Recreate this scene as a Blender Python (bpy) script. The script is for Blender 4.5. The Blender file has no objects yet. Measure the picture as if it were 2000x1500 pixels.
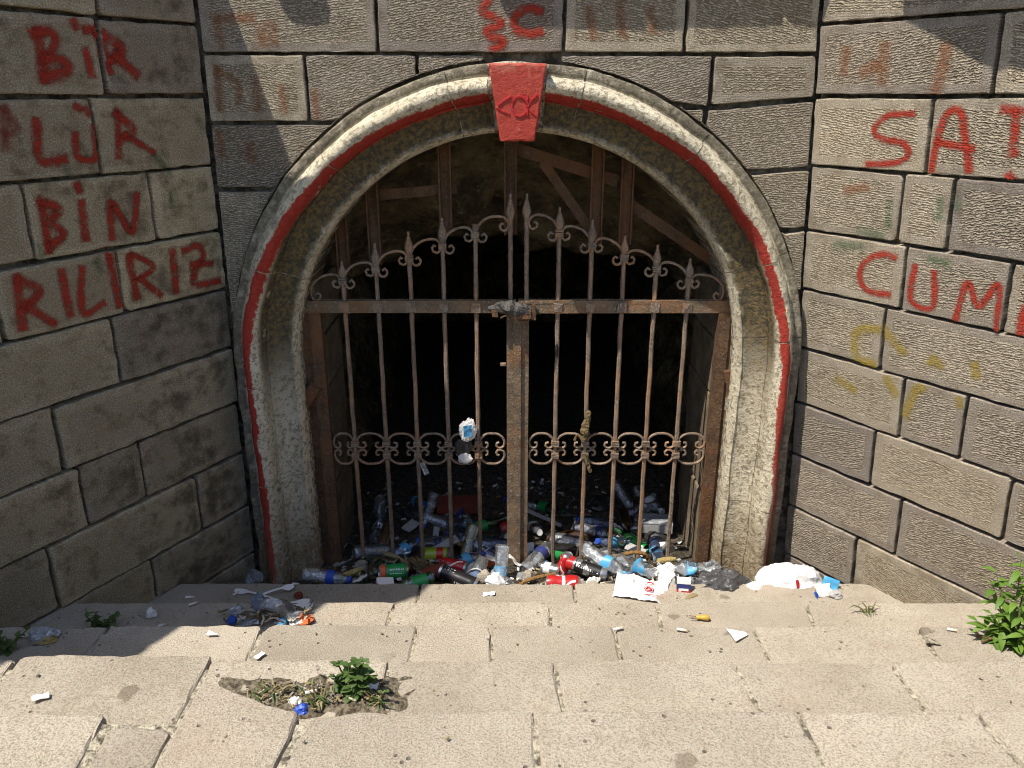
import bpy, math, random
from mathutils import Vector, Matrix, noise
from mathutils.geometry import tessellate_polygon
random.seed(7)
PI = math.pi
sc = bpy.context.scene
COL = sc.collection
# ------------------------------------------------------------------ camera, sky, sun, exposure
cam = bpy.data.cameras.new('camera'); cam.sensor_width = 36.0; cam.lens = 27.81
cam.clip_start = 0.05; cam.clip_end = 500
camo = bpy.data.objects.new('camera', cam); COL.objects.link(camo)
camo.location = (-0.02, -2.94, 1.95); camo.rotation_euler = (math.radians(70.0), 0, 0)
sc.camera = camo
SUN = Vector((-0.40, -0.25, 0.88)).normalized()          # towards the sun
world = bpy.data.worlds.new('World'); sc.world = world; world.use_nodes = True
wn = world.node_tree; wn.nodes.clear()
sky = wn.nodes.new('ShaderNodeTexSky'); sky.sky_type = 'NISHITA'; sky.sun_disc = False
sky.sun_elevation = math.asin(SUN.z); sky.sun_rotation = math.atan2(SUN.x, SUN.y)
bg = wn.nodes.new('ShaderNodeBackground'); bg.inputs['Strength'].default_value = 0.135
wo = wn.nodes.new('ShaderNodeOutputWorld')
wn.links.new(sky.outputs[0], bg.inputs[0]); wn.links.new(bg.outputs[0], wo.inputs[0])
sl = bpy.data.lights.new('sun', 'SUN'); sl.energy = 4.7; sl.angle = math.radians(0.5); sl.color = (1.0, 0.935, 0.83)
slo = bpy.data.objects.new('sun', sl); COL.objects.link(slo)
slo.rotation_euler = SUN.to_track_quat('Z', 'Y').to_euler(); slo.location = (-4, -3, 8)
sc.view_settings.view_transform = 'Standard'; sc.view_settings.look = 'None'
sc.view_settings.exposure = 0.45; sc.view_settings.gamma = 1.0
try: sc.view_settings.use_curve_mapping = False
except Exception: pass
sc.cycles.max_bounces = 5; sc.cycles.diffuse_bounces = 3; sc.cycles.glossy_bounces = 2; sc.cycles.transparent_max_bounces = 12
sc.cycles.use_adaptive_sampling = True; sc.cycles.adaptive_threshold = 0.03; sc.cycles.caustics_reflective = False; sc.cycles.caustics_refractive = False
sc.cycles.use_denoising = True; sc.cycles.pixel_filter_type = 'BLACKMAN_HARRIS'; sc.cycles.filter_width = 1.05

# ------------------------------------------------------------------ node helpers
class G:
    """tiny node-graph writer"""
    def __init__(s, name):
        s.m = bpy.data.materials.new(name); s.m.use_nodes = True; s.t = s.m.node_tree
        s.t.nodes.clear(); s.out = s.t.nodes.new('ShaderNodeOutputMaterial')
    def put(s, sock, v):
        if isinstance(v, bpy.types.NodeSocket): s.t.links.new(v, sock)
        elif v is not None:
            if isinstance(v, (tuple, list)) and len(v) == 3 and sock.type == 'RGBA': v = (*v, 1)
            sock.default_value = v
    def n(s, typ, **kw):
        nd = s.t.nodes.new('ShaderNode' + typ)
        for k, v in kw.items():
            if hasattr(nd, k) and k not in nd.inputs: setattr(nd, k, v)
            else: s.put(nd.inputs[k], v)
        return nd
    def math(s, op, a, b=None, c=None, clamp=False):
        nd = s.t.nodes.new('ShaderNodeMath'); nd.operation = op; nd.use_clamp = clamp
        s.put(nd.inputs[0], a); s.put(nd.inputs[1], b); s.put(nd.inputs[2], c)
        return nd.outputs[0]
    def mix(s, f, a, b, blend='MIX'):
        nd = s.t.nodes.new('ShaderNodeMix'); nd.data_type = 'RGBA'; nd.blend_type = blend; nd.clamp_factor = True
        s.put(nd.inputs[0], f); s.put(nd.inputs[6], a); s.put(nd.inputs[7], b)
        return nd.outputs[2]
    def uv(s, name): return s.n('UVMap', uv_map=name).outputs[0]
    def pos(s): return s.n('NewGeometry').outputs['Position']
    def obj(s): return s.n('TexCoord').outputs['Object']
    def rand(s): return s.n('ObjectInfo').outputs['Random']
    def map(s, vec, scale=(1, 1, 1), rot=(0, 0, 0)):
        nd = s.n('Mapping'); s.put(nd.inputs['Vector'], vec)
        nd.inputs['Scale'].default_value = scale; nd.inputs['Rotation'].default_value = rot
        return nd.outputs[0]
    def noise(s, vec, scale, detail=3, rough=0.55, dist=0.0):
        nd = s.n('TexNoise'); s.put(nd.inputs['Vector'], vec)
        nd.inputs['Scale'].default_value = scale; nd.inputs['Detail'].default_value = detail
        nd.inputs['Roughness'].default_value = rough; nd.inputs['Distortion'].default_value = dist
        return nd.outputs[0]
    def ramp(s, v, lo, hi, a=0.0, b=1.0):
        nd = s.n('MapRange', interpolation_type='SMOOTHSTEP'); s.put(nd.inputs[0], v)
        nd.inputs[1].default_value = lo; nd.inputs[2].default_value = hi
        nd.inputs[3].default_value = a; nd.inputs[4].default_value = b
        return nd.outputs[0]
    def bump(s, h, strength=1.0, dist=0.01, normal=None):
        nd = s.n('Bump'); s.put(nd.inputs['Height'], h); nd.inputs['Strength'].default_value = strength
        nd.inputs['Distance'].default_value = dist
        if normal is not None: s.put(nd.inputs['Normal'], normal)
        return nd.outputs[0]
    def bsdf(s, col, rough=0.9, normal=None, metal=0.0, spec=0.3, **kw):
        nd = s.n('BsdfPrincipled'); s.put(nd.inputs['Base Color'], col); s.put(nd.inputs['Roughness'], rough)
        s.put(nd.inputs['Metallic'], metal); s.put(nd.inputs['Specular IOR Level'], spec)
        if normal is not None: s.put(nd.inputs['Normal'], normal)
        for k, v in kw.items(): s.put(nd.inputs[k], v)
        return nd.outputs[0]
    def end(s, sh): s.t.links.new(sh, s.out.inputs[0]); return s.m

def wall_bump(g, ripple, grain):
    uv0 = g.uv('UVMap'); vr = g.n('VectorRotate', rotation_type='Z_AXIS'); g.put(vr.inputs['Vector'], uv0)
    g.put(vr.inputs['Angle'], g.math('MULTIPLY', g.math('SUBTRACT', g.rand(), 0.5), 0.5)); uv = vr.outputs[0]
    wv = g.n('TexWave', wave_type='BANDS', bands_direction='Y', wave_profile='SIN'); g.put(wv.inputs['Vector'], uv)
    for kk, vv in (('Scale', 40.0), ('Distortion', 6.0), ('Detail', 1.0), ('Detail Scale', 2.2), ('Detail Roughness', 0.5)): wv.inputs[kk].default_value = vv
    w = g.noise(g.map(uv, (1, 1.9, 1)), 80, 1, 0.4, 0.5)
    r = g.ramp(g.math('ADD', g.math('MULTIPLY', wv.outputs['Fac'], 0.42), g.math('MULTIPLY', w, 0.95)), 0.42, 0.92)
    gr = g.noise(uv, 150, 3, 0.7)
    wr = g.ramp(g.math('ADD', g.noise(uv0, 5, 2), g.math('MULTIPLY', g.math('FRACT', g.math('MULTIPLY', g.rand(), 7.3)), 0.5)), 0.35, 0.8, 0.35, 1.0)
    h = g.math('ADD', g.math('MULTIPLY', g.math('MULTIPLY', r, wr), ripple), g.math('MULTIPLY', gr, grain * 1.8))
    return h, r, gr

def stone_colour(g, tint, stain, lichen, stainc=(0.045, 0.036, 0.024), speck=0.6):
    p = g.pos(); uv = g.uv('UVMap')
    n2 = g.noise(uv, 16, 4, 0.65); n3 = g.noise(uv, 210, 2, 0.75); n4 = g.noise(p, 1.9, 5, 0.62); n1 = n4
    c = g.mix(g.ramp(n1, 0.3, 0.7), tuple(x * 0.84 for x in tint), tuple(min(1, x * 1.14) for x in tint))
    c = g.mix(g.math('MULTIPLY', g.ramp(n2, 0.42, 0.72), 0.5), c, (tint[0] * 0.72, tint[1] * 0.62, tint[2] * 0.5))
    c = g.mix(g.ramp(n3, 0.40, 0.60, speck, 0.0), c, tuple(x * 0.33 for x in tint))
    c = g.mix(g.ramp(n3, 0.58, 0.74, 0.0, 0.75), c, tuple(min(0.8, x * 1.75) for x in tint))
    r = g.math('MULTIPLY_ADD', g.rand(), 0.55, 0.70)
    nd = g.n('CombineColor'); g.put(nd.inputs[0], r); g.put(nd.inputs[1], r); g.put(nd.inputs[2], g.math('MULTIPLY_ADD', g.rand(), 0.42, 0.78))
    c = g.mix(1.0, c, nd.outputs[0], 'MULTIPLY')
    m = g.math('MULTIPLY', g.ramp(g.math('ADD', n4, g.math('MULTIPLY', g.math('SUBTRACT', n2, 0.5), 0.5)), 0.45, 0.66), stain)
    c = g.mix(m, c, stainc)
    lm = g.math('MULTIPLY', g.ramp(g.noise(p, 12, 3, 0.7), 0.56, 0.7), lichen)
    c = g.mix(lm, c, (0.11, 0.09, 0.035))
    return c

def wall_mat(name, tint, ripple, grain, stain, lichen, dist=0.013):
    g = G(name); h, r, gr = wall_bump(g, ripple, grain)
    c = stone_colour(g, tint, stain, lichen)
    if ripple > 0.2: c = g.mix(g.math('MULTIPLY', g.math('SUBTRACT', 1.0, r), 0.62), c, tuple(x * 0.27 for x in tint)); c = g.mix(g.ramp(r, 0.6, 1.0, 0.0, 0.35), c, tuple(x * 1.55 for x in tint))  # light on tooling crests and shade in the troughs put into the colour
    return g.end(g.bsdf(c, 0.92, g.bump(h, 1.0, dist), spec=0.2))

TINT = (0.475, 0.405, 0.30)
M = {}
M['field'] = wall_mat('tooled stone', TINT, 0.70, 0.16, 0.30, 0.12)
M['margin'] = wall_mat('drafted stone margin', (0.40, 0.345, 0.265), 0.05, 0.17, 0.35, 0.15)
M['lfield'] = wall_mat('weathered stone', (0.50, 0.41, 0.27), 0.05, 0.44, 0.68, 0.45)
M['lmargin'] = wall_mat('weathered stone edge', (0.53, 0.44, 0.30), 0.03, 0.34, 0.5, 0.4)
g = G('joint mortar'); c = g.mix(g.ramp(g.noise(g.pos(), 16, 5, 0.7), 0.4, 0.65), (0.05, 0.043, 0.033), (0.24, 0.21, 0.165))
M['mortar'] = g.end(g.bsdf(c, 0.95, g.bump(g.noise(g.pos(), 120, 4), 0.8, 0.01)))

def slab_mat():
    g = G('worn limestone step'); p = g.pos(); uv = g.uv('UVMap')
    a = g.noise(p, 3.2, 3, 0.6); b = g.noise(p, 230, 2, 0.7); d = g.noise(p, 420, 1, 0.6); e = g.noise(p, 14, 3, 0.65)
    c = g.mix(g.ramp(a, 0.3, 0.7), (0.365, 0.318, 0.252), (0.46, 0.408, 0.33))
    c = g.mix(g.ramp(e, 0.5, 0.75, 0, 0.35), c, (0.27, 0.22, 0.155))
    c = g.mix(g.ramp(b, 0.36, 0.55, 0.62, 0.0), c, (0.17, 0.135, 0.09))
    c = g.mix(g.ramp(d, 0.55, 0.75, 0, 0.6), c, (0.60, 0.535, 0.43))
    pits = g.n('TexVoronoi', feature='F1'); g.put(pits.inputs['Vector'], p); pits.inputs['Scale'].default_value = 34
    pm = g.math('MULTIPLY', g.ramp(pits.outputs[0], 0.10, 0.17, 1, 0), g.ramp(g.noise(p, 9, 2), 0.5, 0.62))
    c = g.mix(g.math('MULTIPLY', pm, 0.75), c, (0.06, 0.05, 0.04))
    st = g.n('TexVoronoi', feature='F1'); g.put(st.inputs['Vector'], g.n('VectorMath', operation='ADD').outputs[0]); 
    va = st.inputs['Vector'].links[0].from_node; g.put(va.inputs[0], p)
    nz = g.n('TexNoise'); g.put(nz.inputs['Vector'], p); nz.inputs['Scale'].default_value = 25
    sc_ = g.n('VectorMath', operation='SCALE'); g.put(sc_.inputs[0], nz.outputs[1]); sc_.inputs['Scale'].default_value = 0.05
    g.put(va.inputs[1], sc_.outputs[0]); st.inputs['Scale'].default_value = 5.0
    sm = g.math('MULTIPLY', g.ramp(st.outputs[0], 0.10, 0.14, 1, 0), g.ramp(g.noise(p, 1.7, 2), 0.42, 0.55))
    c = g.mix(g.math('MULTIPLY', sm, 0.6), c, (0.14, 0.11, 0.075))
    r = g.math('MULTIPLY_ADD', g.rand(), 0.2, 0.88)
    nd = g.n('CombineColor'); [g.put(nd.inputs[i], r) for i in range(3)]
    c = g.mix(1.0, c, nd.outputs[0], 'MULTIPLY')
    pk = g.math('MULTIPLY', g.ramp(g.noise(p, 2.6, 3), 0.58, 0.72), 0.25)
    c = g.mix(pk, c, (0.45, 0.33, 0.25))
    h = g.math('ADD', g.math('MULTIPLY', b, 0.6), g.math('MULTIPLY', g.noise(p, 30, 3, 0.65), 0.55))
    h = g.math('SUBTRACT', h, g.math('MULTIPLY', pm, 0.8))
    return g.end(g.bsdf(c, 0.93, g.bump(h, 0.8, 0.008), spec=0.2))
M['slab'] = slab_mat()
g = G('pale joint mortar'); c = g.mix(g.ramp(g.noise(g.pos(), 55, 5, 0.7), 0.35, 0.6), (0.10, 0.085, 0.06), (0.50, 0.45, 0.34))
M['slabmortar'] = g.end(g.bsdf(c, 0.95, g.bump(g.noise(g.pos(), 90, 4), 1.0, 0.015)))
g = G('dry soil'); c = g.mix(g.ramp(g.noise(g.pos(), 70, 5, 0.7), 0.35, 0.65), (0.09, 0.07, 0.045), (0.40, 0.34, 0.24))
M['soil'] = g.end(g.bsdf(c, 0.95, g.bump(g.noise(g.pos(), 120, 5, 0.7), 1.0, 0.02)))
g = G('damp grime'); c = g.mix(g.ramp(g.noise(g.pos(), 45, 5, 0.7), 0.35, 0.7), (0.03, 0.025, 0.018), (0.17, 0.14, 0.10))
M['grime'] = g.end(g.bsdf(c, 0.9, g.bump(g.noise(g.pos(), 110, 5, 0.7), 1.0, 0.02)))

def arch_mat(key=False):
    g = G('carved arch stone' if not key else 'red painted keystone'); p = g.pos(); uv = g.uv('UVMap')
    sep = g.n('SeparateXYZ'); g.put(sep.inputs[0], p); zz = sep.outputs[2]
    pf = g.n('SeparateXYZ'); g.put(pf.inputs[0], g.uv('prof')); w = pf.outputs[0]
    pt = g.n('SeparateXYZ'); g.put(pt.inputs[0], g.uv('paint')); ac = pt.outputs[0]; fade = pt.outputs[1]
    a = g.noise(p, 7, 5, 0.65); b = g.noise(p, 60, 4, 0.7); d = g.noise(p, 260, 2, 0.6); e = g.noise(p, 24, 5, 0.75)
    c = g.mix(g.ramp(a, 0.3, 0.7), (0.61, 0.535, 0.39), (0.77, 0.70, 0.53))
    c = g.mix(g.ramp(d, 0.52, 0.68, 0, 0.5), c, (0.22, 0.185, 0.14))
    c = g.mix(g.ramp(b, 0.48, 0.62, 0, 0.72), c, (0.19, 0.155, 0.095))
    # brown lichen, mixed with near-black, on the hollow moulding of the ring and in patches further down
    hol = g.math('MULTIPLY', g.ramp(g.math('ADD', w, g.math('MULTIPLY', g.math('SUBTRACT', e, 0.5), 0.25)), 0.03, 0.15), g.ramp(w, 0.50, 0.56, 1, 0))
    up = g.ramp(g.math('ADD', zz, g.math('MULTIPLY', a, 0.5)), 0.95, 1.4, 0.15, 1.0)
    lm = g.math('MULTIPLY', g.math('MULTIPLY', hol, up), g.ramp(e, 0.22, 0.38, 0.55, 1.0))
    c = g.mix(g.math('MULTIPLY', lm, 0.93), c, g.mix(g.ramp(b, 0.4, 0.65), (0.026, 0.02, 0.009), (0.19, 0.13, 0.045)))
    fil = g.math('MULTIPLY', g.ramp(w, 0.84, 0.87), g.ramp(e, 0.3, 0.6, 0.45, 0.9))
    c = g.mix(fil, c, (0.12, 0.10, 0.07))
    bl = g.math('MULTIPLY', g.ramp(g.noise(p, 10, 5, 0.7), 0.55, 0.68), g.ramp(w, 0.12, 0.5))
    c = g.mix(g.math('MULTIPLY', bl, 0.5), c, (0.08, 0.068, 0.055))
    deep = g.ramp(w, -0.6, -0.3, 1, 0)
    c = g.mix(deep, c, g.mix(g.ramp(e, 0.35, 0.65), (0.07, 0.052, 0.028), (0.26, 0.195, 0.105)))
    low = g.math('MULTIPLY', g.ramp(zz, 0.05, 0.42, 1, 0), g.ramp(e, 0.3, 0.7, 0.35, 0.95))
    c = g.mix(low, c, (0.19, 0.125, 0.055))
    red = g.mix(g.ramp(b, 0.3, 0.7), (0.34, 0.035, 0.024), (0.46, 0.06, 0.038))
    if key:
        wear = g.math('MAXIMUM', g.math('MULTIPLY', g.ramp(d, 0.54, 0.66), 0.55), g.math('MULTIPLY', g.ramp(g.math('ADD', e, g.math('MULTIPLY', g.ramp(zz, 1.98, 2.06), 0.22)), 0.60, 0.72), 0.8))
        c2 = g.mix(wear, red, (0.46, 0.13, 0.09)); rough = 0.6
    else:
        edge = g.math('ADD', g.math('ABSOLUTE', ac), g.math('MULTIPLY', g.math('SUBTRACT', g.noise(p, 48, 4, 0.75), 0.5), 1.5))
        mk = g.math('MULTIPLY', g.ramp(edge, 0.82, 1.12, 1, 0), fade)
        c2 = g.mix(mk, c, red); rough = 0.85
    h = g.math('ADD', g.math('MULTIPLY', d, 0.35), g.math('MULTIPLY', b, 1.0))
    h = g.math('ADD', h, g.math('MULTIPLY', e, 0.9))
    return g.end(g.bsdf(c2, rough, g.bump(h, 0.75, 0.016 if not key else 0.007), spec=0.25))
M['arch'] = arch_mat(); M['key'] = arch_mat(True)

def rust_mat(name, a, b, c_, grey, rough=0.75):
    g = G(name); p = g.pos()
    n1 = g.noise(p, 18, 5, 0.7); n2 = g.noise(p, 140, 4, 0.7); n3 = g.noise(p, 60, 3, 0.6)
    c = g.mix(g.ramp(n1, 0.35, 0.65), a, b); c = g.mix(g.ramp(n2, 0.5, 0.68, 0, 0.8), c, c_)
    c = g.mix(g.math('MULTIPLY', g.ramp(n3, 0.6, 0.68), grey), c, (0.34, 0.31, 0.26))
    c = g.mix(g.math('MULTIPLY', g.ramp(g.math('ADD', g.noise(p, 6, 4, 0.7), g.math('MULTIPLY', g.rand(), 0.15)), 0.55, 0.72), 0.42), c, (c_[0] * 1.0, c_[1] * 0.62, c_[2] * 0.35))
    return g.end(g.bsdf(c, rough, g.bump(g.math('ADD', n2, n3), 0.7, 0.006), spec=0.35, metal=0.15))
M['rust'] = rust_mat('rusty wrought iron', (0.17, 0.125, 0.09), (0.28, 0.205, 0.145), (0.44, 0.36, 0.28), 0.9)
M['rustdark'] = rust_mat('dark rusty frame iron', (0.075, 0.045, 0.026), (0.15, 0.085, 0.045), (0.22, 0.125, 0.06), 0.25)
M['rustgrey'] = rust_mat('worn painted iron rail', (0.12, 0.095, 0.065), (0.23, 0.165, 0.105), (0.30, 0.19, 0.10), 0.8)
M['rustbrown'] = rust_mat('brown channel iron', (0.085, 0.045, 0.022), (0.15, 0.08, 0.04), (0.21, 0.13, 0.075), 0.2)
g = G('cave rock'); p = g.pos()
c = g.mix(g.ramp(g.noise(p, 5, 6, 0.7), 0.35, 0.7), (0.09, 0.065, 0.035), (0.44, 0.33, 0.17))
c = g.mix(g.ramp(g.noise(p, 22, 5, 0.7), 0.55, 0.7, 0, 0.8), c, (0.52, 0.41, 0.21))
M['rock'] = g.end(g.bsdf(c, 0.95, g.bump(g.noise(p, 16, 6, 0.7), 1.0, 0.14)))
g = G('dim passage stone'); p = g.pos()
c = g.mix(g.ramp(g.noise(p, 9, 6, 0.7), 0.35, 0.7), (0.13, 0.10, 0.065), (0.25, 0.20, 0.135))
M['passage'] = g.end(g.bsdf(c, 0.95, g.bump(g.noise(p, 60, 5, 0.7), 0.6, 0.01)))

def paint_mat(name, col, dens, soft):
    g = G(name); uvp = g.n('SeparateXYZ'); g.put(uvp.inputs[0], g.uv('paint'))
    h, r, gr = wall_bump(g, 0.5, 0.35); uv = g.uv('UVMap'); p = g.pos()
    ex = g.math('ABSOLUTE', uvp.outputs[0]); ed = g.math('MAXIMUM', ex, g.math('SUBTRACT', 1.0, uvp.outputs[1]))
    ed = g.math('ADD', ed, g.math('MULTIPLY', g.math('SUBTRACT', g.noise(p, 90, 4, 0.75), 0.5), 0.9))
    al = g.math('MULTIPLY', g.ramp(ed, 1.0 - soft, 1.0, 1, 0), g.ramp(g.math('ADD', g.noise(p, 35, 5, 0.75), g.math('MULTIPLY', gr, 0.25)), 0.38, 0.66, dens * 0.25, dens))
    al = g.math('MULTIPLY', al, g.ramp(r, 0.0, 0.6, 0.9, 1.0))
    c = g.mix(g.noise(p, 30, 3), tuple(x * 0.75 for x in col), col)
    sh = g.bsdf(c, 0.85, g.bump(h, 1.0, 0.010), spec=0.2)
    tr = g.n('BsdfTransparent').outputs[0]; mx = g.n('MixShader')
    g.put(mx.inputs[0], al); g.put(mx.inputs[1], tr); g.put(mx.inputs[2], sh)
    return g.end(mx.outputs[0])
M['pred'] = paint_mat('red spray paint', (0.50, 0.048, 0.026), 0.88, 0.85)
M['pyel'] = paint_mat('yellow spray paint', (0.55, 0.40, 0.05), 0.55, 0.75)
M['pora'] = paint_mat('faded orange spray paint', (0.42, 0.15, 0.05), 0.40, 0.9)
M['pgrn'] = paint_mat('green spray paint', (0.07, 0.20, 0.07), 0.36, 0.95)
M['pfad'] = paint_mat('faded red spray paint', (0.36, 0.05, 0.03), 0.5, 0.9)

def simple(name, col, rough=0.5, spec=0.5, metal=0.0, bumps=0.0, scale=60, var=0.25, dirt=0.0):
    g = G(name); p = g.obj()
    c = g.mix(g.noise(p, scale * 0.4, 4, 0.6), tuple(x * (1 - var) for x in col), col)
    if dirt: c = g.mix(g.math('MULTIPLY', g.ramp(g.noise(p, scale * 0.5, 5, 0.7), 0.48, 0.7), dirt), c, (0.13, 0.10, 0.07))
    nm = g.bump(g.noise(p, scale, 4), bumps, 0.01) if bumps else None
    return g.end(g.bsdf(c, rough, nm, metal, spec))
def clear_mat(name, tint, body=0.22, dirty=0.25, rough=0.08):
    g = G(name); p = g.obj()
    lw = g.n('LayerWeight', Blend=0.35)
    nm = g.bump(g.noise(p, 55, 3), 0.35, 0.01)
    sh = g.bsdf(tint, rough, nm, 0.0, 0.6)
    gl = g.n('BsdfGlossy', Roughness=0.06); g.put(gl.inputs['Color'], (0.9, 0.95, 1.0)); g.put(gl.inputs['Normal'], nm)
    tr = g.n('BsdfTransparent'); g.put(tr.inputs['Color'], tuple(min(1, 0.72 + 0.28 * x) for x in tint))
    f = g.math('ADD', g.math('MULTIPLY', lw.outputs['Facing'], 0.42), body)
    f = g.math('ADD', f, g.math('MULTIPLY', g.ramp(g.noise(p, 40, 4, 0.7), 0.5, 0.65), dirty), clamp=True)
    m1 = g.n('MixShader'); g.put(m1.inputs[0], f); g.put(m1.inputs[1], tr.outputs[0]); g.put(m1.inputs[2], sh)
    m2 = g.n('MixShader'); g.put(m2.inputs[0], g.math('MULTIPLY_ADD', lw.outputs['Fresnel'], 0.7, 0.05)); g.put(m2.inputs[1], m1.outputs[0]); g.put(m2.inputs[2], gl.outputs[0])
    return g.end(m2.outputs[0])
M['clear'] = clear_mat('clear plastic', (0.72, 0.76, 0.80), 0.16, 0.25)
M['cleardim'] = clear_mat('cloudy plastic', (0.55, 0.58, 0.62), 0.30, 0.35)
M['clearblue'] = clear_mat('blue tinted plastic', (0.22, 0.31, 0.52), 0.30, 0.2)
M['clearyel'] = clear_mat('yellowish plastic', (0.55, 0.50, 0.25), 0.35, 0.2)
M['greenglass'] = clear_mat('green bottle glass', (0.015, 0.09, 0.03), 0.72, 0.1, 0.05)
M['brownglass'] = clear_mat('brown bottle glass', (0.10, 0.045, 0.015), 0.72, 0.1, 0.05)
M['blue'] = simple('blue plastic', (0.03, 0.09, 0.48), 0.4)
M['navy'] = simple('navy print', (0.03, 0.04, 0.16), 0.45)
M['sky'] = simple('light blue label', (0.10, 0.42, 0.72), 0.4)
M['white'] = simple('white plastic', (0.80, 0.80, 0.79), 0.45, var=0.06)
M['paper'] = simple('white paper', (0.74, 0.72, 0.68), 0.8, 0.2, var=0.12)
M['bag'] = simple('white carrier bag film', (0.74, 0.74, 0.74), 0.35, 0.5, bumps=0.9, scale=22, var=0.08)
M['greybag'] = simple('dark grey bag film', (0.085, 0.082, 0.085), 0.42, 0.45, bumps=0.9, scale=22, var=0.3)
M['tape'] = simple('grimy dark tape', (0.085, 0.078, 0.07), 0.6, 0.4, bumps=1.0, scale=60, var=0.5)
M['blackbag'] = simple('black plastic film', (0.03, 0.03, 0.03), 0.3, 0.6, bumps=0.6, scale=30)
M['alu'] = simple('aluminium', (0.62, 0.62, 0.62), 0.3, 0.5, 0.85, 0.15, 40, 0.2)
M['red'] = simple('red can paint', (0.50, 0.02, 0.02), 0.3, 0.5)
M['green'] = simple('green can paint', (0.03, 0.33, 0.08), 0.3, 0.5)
M['lime'] = simple('lime can paint', (0.33, 0.44, 0.03), 0.3, 0.5)
M['black'] = simple('black can print', (0.02, 0.018, 0.017), 0.3, 0.5)
M['orange'] = simple('orange plastic', (0.75, 0.16, 0.05), 0.5)
M['yellow'] = simple('yellow plastic', (0.62, 0.40, 0.06), 0.5, dirt=0.3)
M['corn'] = simple('dry corn cob', (0.50, 0.38, 0.15), 0.9, 0.2, bumps=1.0, scale=120, var=0.5)
M['rope'] = simple('brown rope', (0.36, 0.20, 0.07), 0.9, 0.2, bumps=1.0, scale=150, var=0.5)
M['bark'] = simple('dry brown fibre', (0.22, 0.16, 0.08), 0.95, 0.1, bumps=1.0, scale=90, var=0.6)
M['pebble'] = simple('grey stone', (0.30, 0.27, 0.22), 0.9, 0.2, bumps=0.7, scale=60, var=0.4)
M['butt'] = simple('cigarette filter', (0.68, 0.58, 0.42), 0.9, 0.2, var=0.25)
M['card'] = simple('grey card', (0.45, 0.44, 0.43), 0.8, 0.2, var=0.2, dirt=0.4)
M['brick'] = simple('dull red clay', (0.22, 0.05, 0.03), 0.9, 0.2, bumps=0.5, dirt=0.4)
M['purple'] = simple('purple print', (0.22, 0.07, 0.18), 0.5)
def leaf_mat(name, a, b):
    g = G(name); c = g.mix(g.rand(), a, b); c = g.mix(g.noise(g.obj(), 60, 3), tuple(x * 0.75 for x in a), c)
    d = g.bsdf(c, 0.55, None, 0, 0.4); t = g.n('BsdfTranslucent'); g.put(t.inputs[0], c); mx = g.n('MixShader', Fac=0.3)
    g.put(mx.inputs[1], d); g.put(mx.inputs[2], t.outputs[0]); return g.end(mx.outputs[0])
M['leaf'] = leaf_mat('fresh leaf', (0.13, 0.25, 0.035), (0.24, 0.36, 0.06))
M['leaf2'] = leaf_mat('dull weed leaf', (0.07, 0.14, 0.035), (0.15, 0.22, 0.06))
M['stem'] = simple('plant stem', (0.16, 0.20, 0.06), 0.8, 0.2)
M['dry'] = simple('dry stalk', (0.36, 0.29, 0.15), 0.9, 0.2, var=0.5)

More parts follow.
